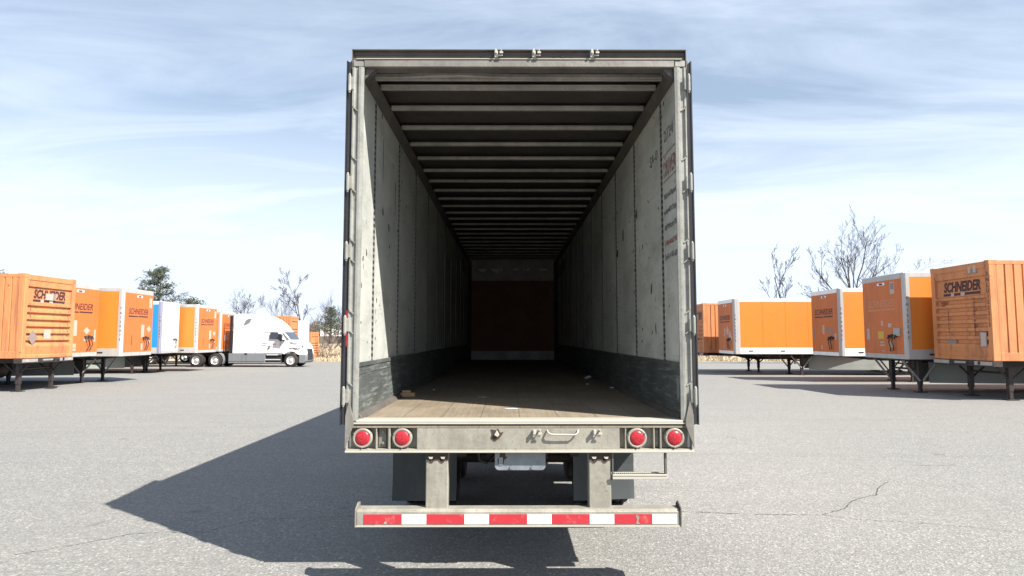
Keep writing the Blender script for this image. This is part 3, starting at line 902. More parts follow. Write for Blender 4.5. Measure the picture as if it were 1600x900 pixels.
# loose things lying on the trailer floor (world coordinates)
def on_floor(x, y): return (x, y, FZ)
e = empty('wood_block', on_floor(-1.085, 6.80), R(2), 'short pale pine blocks nailed together, lying by the left wall inside the open trailer', 'wood block')
MB().box((-.085, -.03, 0.001), (.085, .04, .04)).build('lower_board', M['wood'], e, 0.002)
MB().box((-.05, -.015, .041), (.04, .04, .066)).build('upper_board', M['wood'], e, 0.002)
def scrap(x, y, sx, sy, h, seed, label, mat='paper'):
    rr = random.Random(seed)
    mb = MB(); n = 9
    vs_ = [(0, 0, h)]
    for k in range(n):
        a = 2 * math.pi * k / n; q = rr.uniform(.6, 1)
        vs_.append((sx * q * math.cos(a), sy * q * math.sin(a), rr.uniform(.004, h * .6)))
    vs_.append((0, 0, .003))
    fs_ = [(0, 1 + k, 1 + (k + 1) % n) for k in range(n)] + [(n + 1, 1 + (k + 1) % n, 1 + k) for k in range(n)]
    mb.add(vs_, fs_)
    o = mb.build('paper_scrap', M[mat])
    o.location = (x, y, FZ + .001)
    tag(o, label, 'litter', 'litter scraps on the trailer floor')
scrap(1.18, 9.67, .09, .10, .05, 1, 'largest crumpled white paper on the shaded trailer floor, toward the right wall')
scrap(1.01, 8.45, .03, .03, .02, 2, 'tiny white scrap between the largest paper and the right kick plate')
scrap(1.24, 7.87, .045, .03, .02, 3, 'small flat white scrap nearest the right wall on the trailer floor')
scrap(-0.27, 6.68, .10, .012, .008, 4, 'long thin pale sliver lying in the shade left of the torn label')
scrap(0.02, 5.62, .075, .014, .008, 5, 'white torn label on the sunlit boards near the sill')
scrap(-0.90, 7.6, .02, .02, .015, 6, 'tiny pale crumb on the trailer floor beyond the pine blocks')
mb = MB().prism([(0.14, FZ + .16), (.18, FZ + .13), (.20, FZ + .2), (.19, FZ + .30), (.16, FZ + .33), (.14, FZ + .30)], 'x', IW - .016, IW - .0125)
mb.build('peeled_patch', M['plate'], T)

# ================================================================== parked trailers
H = 4.11
def landing_gear(p, x, light=False, hb=1.12, yw=0.78):
    for s in (-1, 1):
        mb = MB().box((x - .065, s * yw - .065, 0.28), (x + .065, s * yw + .065, hb))
        mb.box((x - .05, s * yw - .05, 0.04), (x + .05, s * yw + .05, 0.30))
        mb.box((x - .16, s * yw - .14, 0.012), (x + .16, s * yw + .14, 0.045))
        lg = mb.build('landing_leg', M['chassis'], p)
        mb = MB()
        if light:
            for q in (-1, 1): mb.tube((x + q * .62, s * (yw + .05), hb), (x + q * .05, s * (yw + .09), 0.42), 0.035, n=6)
        else:
            mb.tube((x - .5, s * yw, hb), (x, s * yw, .55), 0.03, n=6)
            mb.tube((x + .35, s * yw, hb), (x, s * yw, .62), 0.03, n=6)
        mb.build('brace', M['steel_light'] if light else M['chassis'], lg)
    MB().tube((x, -yw, .8), (x, yw, .8), .035, n=8).build('cross_brace', M['chassis'], p)

def schneider(p, y0, z, w=1.15, size=0.34, mat='mark', x=0.004, s='SCHNEIDER', bar=True):
    mb = MB()
    text_mesh(mb, s, size, basis((x, y0, z), (0, 1, 0), (0, 0, 1)), shear=0.22, offset=0.006, ext=0.002, width=w)
    if bar:
        mb.prism([(y0 - w / 2, z - .135), (y0 - .05, z - .135), (y0 - .02, z - .085), (y0 - w / 2, z - .07)], 'x', x - .002, x + .002)
        mb.prism([(y0 - .01, z - .13), (y0 + w / 2 - .02, z - .13), (y0 + w / 2, z - .07), (y0 + .02, z - .07)], 'x', x - .002, x + .002)
    mb.build('lettering', M[mat], p)

def serial(p, s, side, face='front', z=3.1, mat='mark_grey', size=.17, y=None, step=.19):
    mb = MB()
    for i, ch in enumerate(s):
        if face == 'front':
            b_ = basis((0.006, y if y is not None else 1.12, z - i * step), (0, 1, 0), (0, 0, 1))
        else:   # on the +-y side of the corner post
            if side > 0: b_ = basis((-.10, 1.306, z - i * step), (-1, 0, 0), (0, 0, 1))
            else: b_ = basis((-.10, -1.306, z - i * step), (1, 0, 0), (0, 0, 1))
        text_mesh(mb, ch, size, b_, ext=.001, offset=.001)
    mb.build('serial_number', M[mat], p)

def decal(p, y, z, w, h, mat='sticker', name='decal', x=0.006, diamond=False):
    if diamond:
        MB().prism([(y - w / 2, z), (y, z - h / 2), (y + w / 2, z), (y, z + h / 2)], 'x', x - .003, x + .001).build(name, M[mat], p)
    else:
        MB().box((x - .003, y - w / 2, z - h / 2), (x + .001, y + w / 2, z + h / 2)).build(name, M[mat], p)

def dry_van(loc, rz, label, front='orange', side='orange_side', corner='silver', rail='silver', top='silver', near=1,
            length=14.6, leg=3.4, leg_light=True, text='mark', tz=3.0, ser='TA189821', extras='a', skirt=True, H=4.11, post_side='silver', ty=-0.05, cw=.20):
    p = empty('box_trailer', loc, rz, label, 'trailer', 'box trailers parked in the two rows')
    zb = 1.16
    hw = 1.30
    # side panels with slim vertical joints, nose corner posts, rails
    for s in (-1, 1):
        mb = MB()
        x = -cw; n = 0
        while x > -length + 0.3:
            x2 = max(x - 1.22, -length + .3)
            mb.box((x2 + .006, s * (hw - .03), zb + .32), (x - .006, s * (hw - .006), H - .16))
            x = x2
        mb.box((-length + .2, s * (hw - .035), zb + .3), (-cw + .02, s * (hw - .012), H - .1))
        mb.build('side_wall', M[side], p)
        MB().box((-length, s * (hw - .04), zb), (-cw, s * (hw + .002), zb + .33)).build('bottom_rail', M[rail], p, .004)
        MB().box((-length, s * (hw - .04), H - .17), (-cw, s * hw, H - .01)).build('top_rail', M[top], p, .004)
        mb = MB().prism([(-.12, s * (hw + .003)), (-.01 - cw, s * (hw + .003)), (-.01 - cw, s * (hw - .05)), (-.02, s * (hw - .15)), (.001, s * (hw - .13)), (.001, s * (hw - .10)), (-.04, s * (hw - .035)), (-.09, s * hw)], 'z', zb, H - .015)
        mb.build('corner_post', M[post_side], p)
        # small marker boxes on the bottom rail
        mb = MB()
        for xx in (-.9, -2.6, -4.4, -6.2):
            mb.box((xx - .11, s * (hw + .003), zb + .13), (xx + .11, s * (hw + .012), zb + .19))
        mb.build('side_marker', M['chassis'], p)
    MB().box((-.05, -(hw - .098), zb + .14), (.0025, hw - .098, H - .15)).build('front_wall', M[front], p)
    MB().box((-.06, -(hw - .125), zb), (.004, hw - .125, zb + .16)).build('front_bottom_rail', M[rail], p, .004)
    mb = MB().box((-.06, -(hw - .125), H - .20), (.003, hw - .125, H - .012)); mb.build('front_top_rail', M[top], p, .006)
    MB().box((-length, -(hw - .01), H - .03), (-.04, hw - .01, H)).build('roof', M['white'], p)
    MB().box((-length, -(hw - .04), zb), (-.05, hw - .04, zb + .05)).build('floor', M['chassis'], p)
    MB().box((-length, -(hw - .04), zb), (-length + .04, hw - .04, H - .03)).build('rear_door', M['silver'], p)
    # marker lamp cluster
    MB().box((-.002, -.22, H - .36), (.012, .22, H - .27)).build('marker_lamp', [M['white']], p)
    mb = MB().box((.012, -.11, H - .345), (.018, .11, H - .285)); mb.build('marker_lens', M['chassis'], p)
    # chassis beams and coupler plate
    mb = MB()
    mb.box((-1.2, -1.0, zb - .05), (-.1, 1.0, zb - .001))
    mb.prism([(-.3, zb - .002), (-6.5, zb - .002), (-6.5, zb - .25), (-2.2, zb - .22)], 'y', -.55, -.47)
    mb.prism([(-.3, zb - .002), (-6.5, zb - .002), (-6.5, zb - .25), (-2.2, zb - .22)], 'y', .47, .55)
    for k in range(int((length - 1) / .6)): mb.box((-1.3 - .6 * k, -1.24, zb - .11), (-1.24 - .6 * k, 1.24, zb - .002))
    mb.box((-length + .5, -.55, .72), (-length + 4.5, -.45, .98)); mb.box((-length + .5, .45, .72), (-length + 4.5, .55, .98))
    mb.build('underframe', M['chassis'], p)
    landing_gear(p, -leg, leg_light)
    for xx in (-length + 1.5, -length + 2.75):
        for s in (-1, 1): add_wheel(p, (xx, s * 1.08, .5), 'y', s, w=.5)
    if skirt:
        for s in (-1, 1):
            x0 = -leg - .55
            n = 10; vs_ = []; fs_ = []
            for k in range(n + 1):
                u = k / n
                x = x0 + (-length + 4.9 - x0) * u
                y = s * (.45 + .80 * min(1, (u * 1.5)) ** .55)
                vs_ += [(x, y, .32), (x, y, zb - .003), (x, y - s * .02, zb - .003), (x, y - s * .02, .32)]
            for k in range(n):
                for j in range(4): fs_.append((k * 4 + j, k * 4 + (j + 1) % 4, (k + 1) * 4 + (j + 1) % 4, (k + 1) * 4 + j))
            fs_ += [(0, 1, 2, 3), (n * 4 + 3, n * 4 + 2, n * 4 + 1, n * 4)]
            MB().add(vs_, fs_).build('side_skirt', M['skirt'], p)
    if text: schneider(p, ty, tz, mat=text, w=1.66, size=.36)
    if ser:
        serial(p, ser, near, 'side' if extras != 'r' else 'side', z=H - .95, mat='mark', size=.14)
    # gladhands and hoses on the lower front
    mb = MB()
    for (yy, zz) in ((.42, 1.95), (.62, 1.98), (.80, 1.95)):
        mb.box((.0, yy - .05, zz - .04), (.06, yy + .05, zz + .04)); mb.tube((.05, yy, zz), (.10, yy + .02, zz - .10), .025, n=8)
    mb.build('gladhand', M['chassis'], p)
    mb = MB()
    for (yy, zz) in ((.48, 1.90), (.66, 1.92)):
        pts = [(.06, yy, zz), (.12, yy + .05, zz - .18), (.10, yy + .10, zz - .32), (.05, yy + .02, zz - .48)]
        for a, b_ in zip(pts[:-1], pts[1:]): mb.tube(a, b_, .018, n=6)
    mb.build('air_hose', M['chassis'], p)
    if extras in ('a', 'r'):
        decal(p, -.10, 2.32, .17, .42); decal(p, -1.02, 2.05, .15, .38, 'sticker_grey'); decal(p, -.3, 1.52, .11, .16)
        decal(p, -1.05, 2.32, .2, .16, 'sticker_grey'); decal(p, .95, 2.0, .17, .26)
    if extras == 'a':
        decal(p, .25, 2.30, .42, .30, 'sticker_grey', diamond=True); decal(p, .62, 2.25, .4, .36, 'sticker_grey', diamond=True)
    if extras == 'r':
        decal(p, .35, 2.42, .42, .52, 'sticker', diamond=True); decal(p, .72, 2.18, .42, .52, 'sticker', diamond=True)
        decal(p, .66, 1.88, .5, .05, 'sticker')
    if extras == 'y':
        decal(p, -.92, 2.02, .17, .40); decal(p, -.12, 1.98, .34, .26, 'yellow'); decal(p, -.06, 1.72, .24, .05, 'sticker'); decal(p, -.06, 1.62, .28, .05, 'sticker')
        decal(p, .44, 2.32, .20, .14); decal(p, -.02, 2.40, .11, .18, 'sticker'); decal(p, .5, 1.65, .16, .2, 'sticker'); decal(p, 0, 1.42, .2, .03, 'sticker')
        MB().box((.0, .70, 1.95), (.05, 1.06, 2.22)).build('document_box', M['steel_light'], p, .005)
        decal(p, .66, 3.62, .26, .42, 'sticker'); decal(p, .66, 3.68, .2, .22, 'sticker_grey', x=.010)
    if extras == 'l':
        decal(p, .98, 3.55, .24, .45, 'sticker'); decal(p, .35, 2.25, .26, .58); decal(p, .9, 2.35, .4, .3, 'sticker', diamond=True)
        decal(p, .32, 1.55, .16, .3); decal(p, -.55, 1.85, .04, .45, 'mark'); decal(p, 1.0, 1.8, .1, .14)
    if extras == 'm':
        decal(p, -.25, 2.30, .30, .62); decal(p, -.25, 1.6, .26, .16); decal(p, -.25, 1.44, .26, .1); decal(p, -.7, 2.15, .18, .4)
        decal(p, .5, 2.2, .4, .3, 'sticker', diamond=True); decal(p, 1.02, 2.0, .1, .5); decal(p, .45, 1.85, .2, .14)
    return p

# right row: noses face -x (rotation 180)
PI = math.pi
def yc(y): return y + 1.30
V = lambda x, ynear: (x, yc(ynear), g(ynear + 1.3))
dry_van(V(13.33, 21.62), PI, 'weathered orange box trailer with yellow decal and grey box on its nose', text='ghost', extras='y', ser='TA152247', leg=.75, leg_light=True, tz=2.98, skirt=True)
dry_van(V(14.26, 27.75), PI, 'orange box trailer on the right with dark name and grey diamond patches', extras='a', leg=3.4, rail='white', top='white', ser='TA199821')
dry_van(V(11.92, 34.2), PI, 'long orange box trailer in the right row with pink diamond decals', extras='r', leg=3.8, cw=.34, rail='white', top='white', ser='TA153372')
# left row: noses face +x
dry_van(V(-17.35, 24.55), 0, 'orange box trailer half hidden between the nearest left container and the next trailer', extras='m', near=-1, leg=3.3, ser=None, tz=3.05, ty=.0, top='silver')
dry_van(V(-16.70, 27.6), R(3), 'orange box trailer on the left with wide silver corner post and dark name', extras='l', near=-1, leg=1.9, ser='TA120075', leg_light=True)
dry_van(V(-19.9, 36.4), R(7), 'box trailer with a plain white nose and blue side', front='white', side='blue', near=-1, leg=1.7, leg_light=False, ser='TA12007', text=None, extras='n', post_side='lavender', top='white')
dry_van(V(-19.08, 39.25), 0, 'orange box trailer just left of the truck drive wheels, name small on its nose', near=-1, leg=3.3, extras='l', ser='TA200512')
dry_van(V(-21.35, 47.5), 0, 'orange box trailer hitched behind the white truck', near=-1, leg=4.3, extras='m', ser=None, skirt=False)
dry_van(V(-19.25, 59.0), 0, 'tall white box trailer with dark green side beyond the truck hood', front='white', side='green', near=-1, ser=None, text=None, extras='n', top='white', post_side='white', H=3.85, skirt=False, length=12)

# ------------------------------------------------------------ containers
def container(loc, rz, label, near=1, length=14.0, h=2.93, zb=1.18, text='SCHNEIDER', ser=None, style='r', lowtext=None, mat='orange_pale', group='corrugated orange containers'):
    p = empty('shipping_container', (loc[0], loc[1], loc[2]), rz, label, 'container', group)
    hw = 1.295; top = zb + h
    om = M[mat]
    # front wall: recessed name panel and horizontal corrugations
    yi = hw - .17
    mb = MB()
    prof = []
    zt = top - .18
    zn0 = top - .42; zn1 = top - .98    # name panel
    prof = [(-.02, zt), (-.02, zn0), (-.075, zn0 - .015), (-.075, zn1), (-.02, zn1 - .02)]
    z = zn1 - .10
    while z > zb + .62:
        prof += [(-.02, z), (-.085, z - .02), (-.085, z - .115), (-.03, z - .15)]
        z -= .245
        prof += [(-.02, z + .03)]
    prof += [(-.02, zb + .58), (-.06, zb + .56), (-.06, zb + .12), (-.02, zb + .10), (-.02, zb)]
    # vertical order guard
    q = [prof[0]]
    for a in prof[1:]:
        if a[1] < q[-1][1] - 1e-4: q.append(a)
    vs_ = []; fs_ = []
    for (x, zz) in q: vs_ += [(x, -yi, zz), (x, yi, zz)]
    for k in range(len(q) - 1): fs_.append((2 * k, 2 * k + 1, 2 * k + 3, 2 * k + 2))
    mb.add(vs_, fs_)
    mb.box((-.12, -yi, zb), (-.095, yi, zt))
    mb.build('front_wall', om, p)
    # frame
    for s in (-1, 1):
        MB().box((-.22, s * hw, zb), (0, s * yi, top - .003)).build('corner_post', om, p, .012)
        MB().box((-.26, s * (hw + .006), top - .13), (.008, s * (yi - .01), top + .01)).build('corner_casting', om, p, .008)
        MB().box((-length, s * hw, top - .12), (-.22, s * (hw - .10), top - .006)).build('top_side_rail', om, p, .004)
        MB().box((-length, s * hw, zb), (-.22, s * (hw - .12), zb + .24)).build('bottom_side_rail', om, p, .006)
        # corrugated side
        mb = MB(); vs_ = []; fs_ = []
        x = -.22; pr = []
        while x > -length:
            pr += [(x, hw - .006), (x - .215, hw - .006), (x - .219, hw - .060), (x - .247, hw - .060)]
            x -= .262
        for (xx, yy) in pr: vs_ += [(xx, s * yy, zb + .24), (xx, s * yy, top - .12)]
        for k in range(len(pr) - 1): fs_.append((2 * k, 2 * k + 1, 2 * k + 3, 2 * k + 2))
        mb.add(vs_, fs_)
        mb.box((-length, s * (hw - .09), zb + .1), (-.2, s * (hw - .07), top - .05))
        mb.build('side_wall', om, p)
    MB().box((-.20, -yi, top - .20), (0, yi, top - .012)).build('front_header', om, p, .008)
    MB().box((-length, -hw + .05, top - .05), (-.1, hw - .05, top - .02)).build('roof', om, p)
    MB().box((-length, -hw + .05, zb), (-length + .05, hw - .05, top - .03)).build('rear_door', om, p)
    MB().box((-length, -hw + .05, zb + .02), (-.1, hw - .05, zb + .08)).build('floor', M['chassis'], p)
    if text:
        mb = MB()
        zc = zn1 + .17
        text_mesh(mb, text, .42, basis((-.071, 0.03, zc), (0, 1, 0), (0, 0, 1)), shear=0.20, offset=0.018, ext=0.002, width=1.62)
        mb.prism([(-.80, zc - .13), (.80, zc - .13), (.82, zc - .055), (-.80, zc - .055)], 'x', -.073, -.068)
        mb.build('lettering', M['mark'], p)
        for (ya, yb) in ((-.44, -.30), (.0, .17)):
            MB().box((-.068, ya, zc - .16), (-.055, yb, zc - .05)).build('marker_lamp', M['sticker'], p)
    if ser:
        serial(p, ser, near, 'front', z=top - .45, mat='mark', size=.17, y=hw - .085, step=.165)
    if style == 'r':
        MB().box((-.018, .40, top - .33), (-.004, .80, top - .05)).build('decal', M['sticker_grey'], p)
        MB().box((-.004, .44, top - .30), (.001, .53, top - .08)).build('decal', M['sticker'], p)
        MB().box((-.004, .66, top - .30), (.001, .76, top - .08)).build('decal', M['sticker'], p)
        decal(p, .92, zb + .62, .27, .46, 'sticker_grey', x=-.012); decal(p, .92, zb + .62, .21, .40, 'sticker', x=-.006)
        decal(p, -.50, zb + .55, .50, .50, 'sticker_grey', x=-.052, diamond=True)
        # long soot streaks from old hose wear
    if style == 'l':
        decal(p, -.80, zb + .72, .46, .54, 'sticker_grey', x=-.010, diamond=True)
        decal(p, -.10, zb + .84, .34, .34, 'sticker', x=-.012)
        MB().box((-.06, -.22, top - .86), (-.02, .28, top - .62)).build('decal', M['sticker'], p)
        MB().box((-.0195, .12, top - .84), (-.012, .25, top - .62)).build('decal', M['sticker_grey'], p)
    if lowtext:
        mb = MB(); text_mesh(mb, lowtext, .17, basis((-1.15, -hw - .001, zb + .55), (1, 0, 0), (0, 0, 1)), ext=.002, offset=.004)
        mb.build('small_lettering', M['mark'], p)
    return p

def streaks(p, zb, top, ys):
    mb = MB(); rr = random.Random(5)
    for (y, z0, z1, w_) in ys:
        z = z0
        while z < z1:
            h_ = .06
            ww = w_ * rr.uniform(.5, 1.1)
            mb.box((-.0185, y - ww, z), (-.0165, y + ww * .8, z + h_)); z += h_ * rr.uniform(1.0, 1.7)
    mb.build('rub_marks', M['streak'], p)
M['streak'] = paint('hose_rub_marks', (0.20, 0.065, 0.04), 0.8)

def chassis(loc, rz, label, zb=1.175, leg=1.1, length=14.0, near=1, res=-2.35):
    p = empty('container_chassis', loc, rz, label, 'trailer', 'container chassis under the orange containers')
    mb = MB()
    for s in (-1, 1):
        mb.prism([(-.1, zb), (-length, zb), (-length, zb - .40), (-3.2, zb - .40), (-2.4, zb - .22), (-.1, zb - .16)], 'y', s * .45, s * .57)
    for k in range(int(length / 1.1)): mb.box((-.5 - 1.1 * k, -.45, zb - .18), (-.42 - 1.1 * k, .45, zb - .03))
    mb.build('main_rails', M['chassis'], p)
    mb = MB().box((-.26, -1.29, zb - .17), (.03, 1.29, zb - .003))
    bl = mb.build('front_bolster', M['chassis'], p, .01)
    mb = MB().box((.031, -1.27, zb - .13), (.040, -.55, zb - .02)); mb.box((.031, .55, zb - .13), (.040, 1.27, zb - .02)); mb.box((.031, -.30, zb - .10), (.040, .22, zb - .04))
    mb.build('bolster_plate', M['steel_light'], bl)
    mb = MB()
    for y in (.25, .5, .75): mb.lathe([(0.001, .05), (.05, .05), (.06, .03)], (.0, y, zb - .07), 'x', 12)
    mb.build('connector_socket', M['black'], bl)
    for (ya, yb) in ((-1.12, -.98), (1.0, 1.16)):
        MB().box((.041, ya, zb - .115), (.046, yb, zb - .035)).build('marker_lamp', M['sticker'], bl)
    landing_gear(p, -leg, False, zb - .2, .80)
    # fuel-tank like round reservoir and rear wheels
    if res:
        mb = MB().lathe([(0.001, -.3), (.26, -.3), (.29, -.26), (.29, .26), (.26, .3), (.001, .3)], (res, .6, .68), 'y', 20)
        mb.build('air_reservoir', M['chassis'], p)
    for xx in (-length + 1.3, -length + 2.6):
        for s in (-1, 1): add_wheel(p, (xx, s * 1.05, .5), 'y', s, w=.5)
    MB().box((-length + .6, -1.1, .45), (-length + 3.2, 1.1, .55)).build('axle_group', M['chassis'], p)
    return p

loc = (13.93, 18.5 + 1.3, g(19.8))
cr_ = container(loc, PI, 'nearest orange container on the right, bold dark name above ribbed nose', near=1, ser='SNLU152213', style='r')
streaks(cr_, 1.18, 4.11, [(.60, 2.15, 3.05, .045), (.60, 1.9, 2.2, .03), (-.55, 2.0, 2.75, .03), (-.75, 2.85, 2.95, .12)])
chassis(loc, PI, 'dark chassis under the nearest right container', leg=.8, res=-1.95)
loc = (-16.75, 22.1 + 1.3, g(23.4))
cl_ = container(loc, 0, 'nearest orange container on the left, its name partly covered by a pale sticker', near=-1, style='l', lowtext='UMXU ED')
streaks(cl_, 1.18, 4.11, [(.98, 2.0, 2.9, .02), (-.95, 2.6, 2.9, .02)])
chassis(loc, 0, 'dark chassis under the nearest left container', leg=.42)
loc = (11.45, 38.0 + 1.3, g(39.3))
c5 = container(loc, PI, 'farthest container of the right row, its nose half hidden behind the open trailer', near=1, style='l')
streaks(c5, 1.18, 4.11, [(.5, 2.0, 2.8, .03), (.6, 1.9, 2.5, .03)])
chassis(loc, PI, 'dark chassis under the farthest right container', leg=3.4, res=None)
loc = (-18.85, 55.0 + 1.3, g(56.3))
container(loc, R(6), 'orange corrugated container rising behind the white truck hood', near=-1, style='n', text=None)
chassis(loc, R(6), 'dark chassis under the container behind the truck', leg=2.6)
loc = (-19.8, 64.0 + 1.3, g(62.0))
container(loc, 0, 'small pale orange container standing low at the end of the left row', near=-1, style='n', text=None, zb=.10, h=2.75, length=6.1)

# ------------------------------------------------------------ road tractor
def truck():
    y0 = 47.35
    p = empty('semi_truck', (-20.45, y0 + 1.25, g(48.6)), 0, 'white sleeper cab truck with grey side fairings, seen from its right side', 'truck')
    hw = 1.22
    wm = M['truck_white']
    # sleeper and cab body: loft of side profile; half-width varies with height/length
    prof = [(0, 1.0), (0, 3.80), (.10, 3.88), (.35, 3.93), (1.5, 3.92), (2.2, 3.80), (2.8, 3.52), (3.3, 3.12), (3.72, 2.62), (4.22, 2.02), (4.22, 1.0)]
    def width(x, z):
        w_ = hw
        if z > 3.3: w_ -= (z - 3.3) * .22
        if x > 2.4: w_ -= (x - 2.4) * .07
        return w_
    def loft(pr, inset=0.0, wf=width):
        mb = MB(); n = len(pr); vs_ = []
        cx = sum(a[0] for a in pr) / n; cz = sum(a[1] for a in pr) / n
        for s, q in ((-1, 1.0), (-1, 0.0), (1, 0.0), (1, 1.0)):
            for (x, z) in pr:
                w_ = wf(x, z)
                if q: # outer cap is slightly drawn in: rounded shoulders
                    x2 = cx + (x - cx) * .985; z2 = cz + (z - cz) * .985
                    vs_.append((x2, s * w_, z2))
                else: vs_.append((x, s * (w_ - .07), z))
        fs_ = [list(range(n)), list(range(4 * n - 1, 3 * n - 1, -1))]
        for r_ in range(3):
            for k in range(n):
                fs_.append((r_ * n + k, r_ * n + (k + 1) % n, (r_ + 1) * n + (k + 1) % n, (r_ + 1) * n + k))
        mb.add(vs_, fs_)
        return mb
    cab = loft(prof).build('cab', wm, p, .04, 3)
    nose = lambda pts: [((x if x < 4.7 else 4.7 + (x - 4.7) * .66), z) for (x, z) in pts]
    # hood with wheel arch
    ax, az, ar = 4.30, .50, .66
    arch = [(ax + ar * math.cos(R(a)), az + ar * math.sin(R(a))) for a in range(180, -1, -20)]
    hood = [(3.55, .95)] + [(4.22, 1.18 + .0)] if False else [(3.60, 1.02), (3.60, 1.9)] + [(4.24, 2.0), (4.8, 1.92), (5.20, 1.80), (5.52, 1.52), (5.66, 1.15), (5.70, .92), (ax + ar + .02, .92)] + \
        [(ax + ar * math.cos(R(a)), az + ar * math.sin(R(a))) for a in range(40, 141, 20)] + [(ax - ar * .82, .98)]
    hood = nose(hood)
    def hwf(x, z):
        w_ = 1.17 - max(0, x - 4.3) * .17
        if z > 1.3: w_ -= (z - 1.3) * .22
        return w_
    loft(hood, wf=hwf).build('hood', wm, p, .03, 2)
    # lower bumper and fairings
    MB().prism(nose([(ax + ar - .02, .30), (5.55, .30), (5.72, .45), (5.75, .80), (5.70, .92), (ax + ar - .02, .92)]), 'y', -1.06, 1.06).build('bumper', M['cabgrey'], p, .05, 2)
    for s in (-1, 1):
        f_ = MB().box((-.25, s * 1.12, .30), (2.45, s * 1.235, 1.02)).build('side_fairing', M['cabgrey'], p, .03, 2)
        mb = MB()
        for xx in (.75, 1.05): mb.box((xx - .006, s * 1.2355, .32), (xx + .006, s * 1.238, 1.0))
        mb.box((-.24, s * 1.2355, .42), (2.4, s * 1.238, .45))
        mb.build('panel_joint', M['black'], f_)
        MB().box((.92, s * 1.236, .92), (1.12, s * 1.245, 1.04)).build('fuel_cap', M['black'], p)
        MB().box((2.455, s * 1.02, .30), (3.62, s * 1.12, 1.02)).build('step_recess', M['black'], p)
        st = MB().box((2.46, s * 1.12, .90), (3.64, s * 1.225, 1.02)).build('step', M['cabgrey'], p, .01)
        MB().box((2.55, s * 1.226, .84 + .04), (3.4, s * 1.232, .97)).build('chrome_strip', M['rim'], p)
        MB().box((2.40, s * 1.12, .52), (3.55, s * 1.225, .60)).build('step', M['rim'], p, .01)
        MB().box((2.40, s * 1.12, .30), (3.60, s * 1.225, .38)).build('step', M['cabgrey'], p, .01)
        # door glass
        g_ = MB().prism([(2.72, 2.08), (2.76, 2.50), (2.85, 2.58), (3.30, 2.58), (3.46, 2.35), (3.50, 2.14), (3.36, 2.07)], 'y', s * 1.190, s * 1.205).build('side_window', M['glass'], p)
        # sleeper window
        MB().prism([(.86, 3.18), (.92, 3.42), (1.12, 3.56), (1.42, 3.56), (1.30, 3.42), (1.12, 3.30)], 'y', s * 1.205, s * 1.224).build('sleeper_window', M['cabgrey'], p)
        MB().box((2.66, s * 1.20, 1.35), (2.76, s * 1.226, 1.55)).build('door_handle', M['black'], p)
        MB().prism([(2.0, 1.78), (2.25, 1.72), (3.2, 1.66), (3.2, 1.70), (2.3, 1.77)], 'y', s * 1.212, s * 1.226).build('side_stripe', M['redhose'], p)
        MB().box((2.45, s * 1.196, 2.70), (3.1, s * 1.212, 2.73)).build('drip_rail', M['cabgrey'], p)
        # mirrors
        mb = MB().prism([(3.46, 2.00), (3.68, 2.00), (3.72, 2.36), (3.55, 2.48), (3.44, 2.35)], 'y', s * 1.26, s * 1.50)
        mr = mb.build('mirror', M['black'], p, .03, 2)
        MB().box((3.55, s * 1.15, 1.93), (3.85, s * 1.45, 2.02)).build('mirror_arm', M['black'], mr)
        # fender vent line, headlamp
        MB().prism([(4.15, 1.78), (4.72, 1.72), (4.75, 1.77), (4.2, 1.85)], 'y', s * 1.06, s * 1.085).build('hood_vent', M['black'], p)
        MB().prism(nose([(5.02, 1.50), (5.38, 1.44), (5.30, 1.72), (5.24, 1.72), (5.28, 1.50)]), 'y', s * .93, s * 1.00).build('headlamp', M['cabgrey'], p)
    MB().prism(nose([(5.675, .55), (5.80, .55), (5.78, .95), (5.72, 1.25), (5.62, 1.35)]), 'y', -.55, .55).build('grille', M['black'], p)
    for s in (-1, 1):
        for (xx, z0_, z1_) in ((2.42, 1.05, 2.75), (3.50, 1.1, 2.0), (1.75, 1.05, 3.3)):
            MB().box((xx - .009, s * (width(xx, 2) - .012), z0_), (xx + .009, s * (width(xx, 2) + .003), z1_)).build('panel_seam', M['cabgrey'], p)
        MB().box((-.0, s * 1.20, 3.05), (.45, s * 1.224, 3.065)).build('panel_seam', M['cabgrey'], p)
    # windshield
    mb = MB().add([(4.245, -1.0, 2.03), (4.245, 1.0, 2.03), (3.80, 1.02, 2.60), (3.80, -1.02, 2.60), (4.19, -1.0, 2.0), (4.19, 1.0, 2.0), (3.74, 1.02, 2.58), (3.74, -1.02, 2.58)],
                  [(0, 1, 2, 3), (4, 7, 6, 5), (0, 4, 5, 1), (1, 5, 6, 2), (2, 6, 7, 3), (3, 7, 4, 0)])
    mb.build('windshield', M['glass'], p)
    for s in (-1, 1):
        MB().prism([(3.73, 2.55), (4.18, 2.04), (4.02, 2.02), (3.66, 2.52)], 'y', s * 1.13, s * 1.155).build('corner_glass', M['cabgrey'], p)
    # side name, seen facing -y
    mb = MB()
    text_mesh(mb, 'SCHNEIDER', .16, basis((4.58, -1.135, 1.33), (1, 0, .02), (0, 0, 1)), shear=.2, offset=.006, ext=.01, width=.85)
    mb.build('lettering', M['mark'], p)
    # rear: fairing extender, frame, deck
    for s in (-1, 1):
        MB().box((-.22, s * 1.20, 1.05), (-.005, s * 1.17, 3.80)).build('side_extender', M['black'], p)
    mb = MB()
    for s in (-1, 1): mb.box((-3.25, s * .37, .78), (.0, s * .47, 1.02))
    for k in range(5): mb.box((-3.2 + .75 * k, -.37, .82), (-3.1 + .75 * k, .37, .98))
    mb.build('frame_rails', M['chassis'], p)
    MB().lathe([(0.001, -.05), (.45, -.05), (.48, 0), (.45, .03), (.001, .05)], (-1.9, 0, 1.08), 'z', 20).build('fifth_wheel', M['chassis'], p)
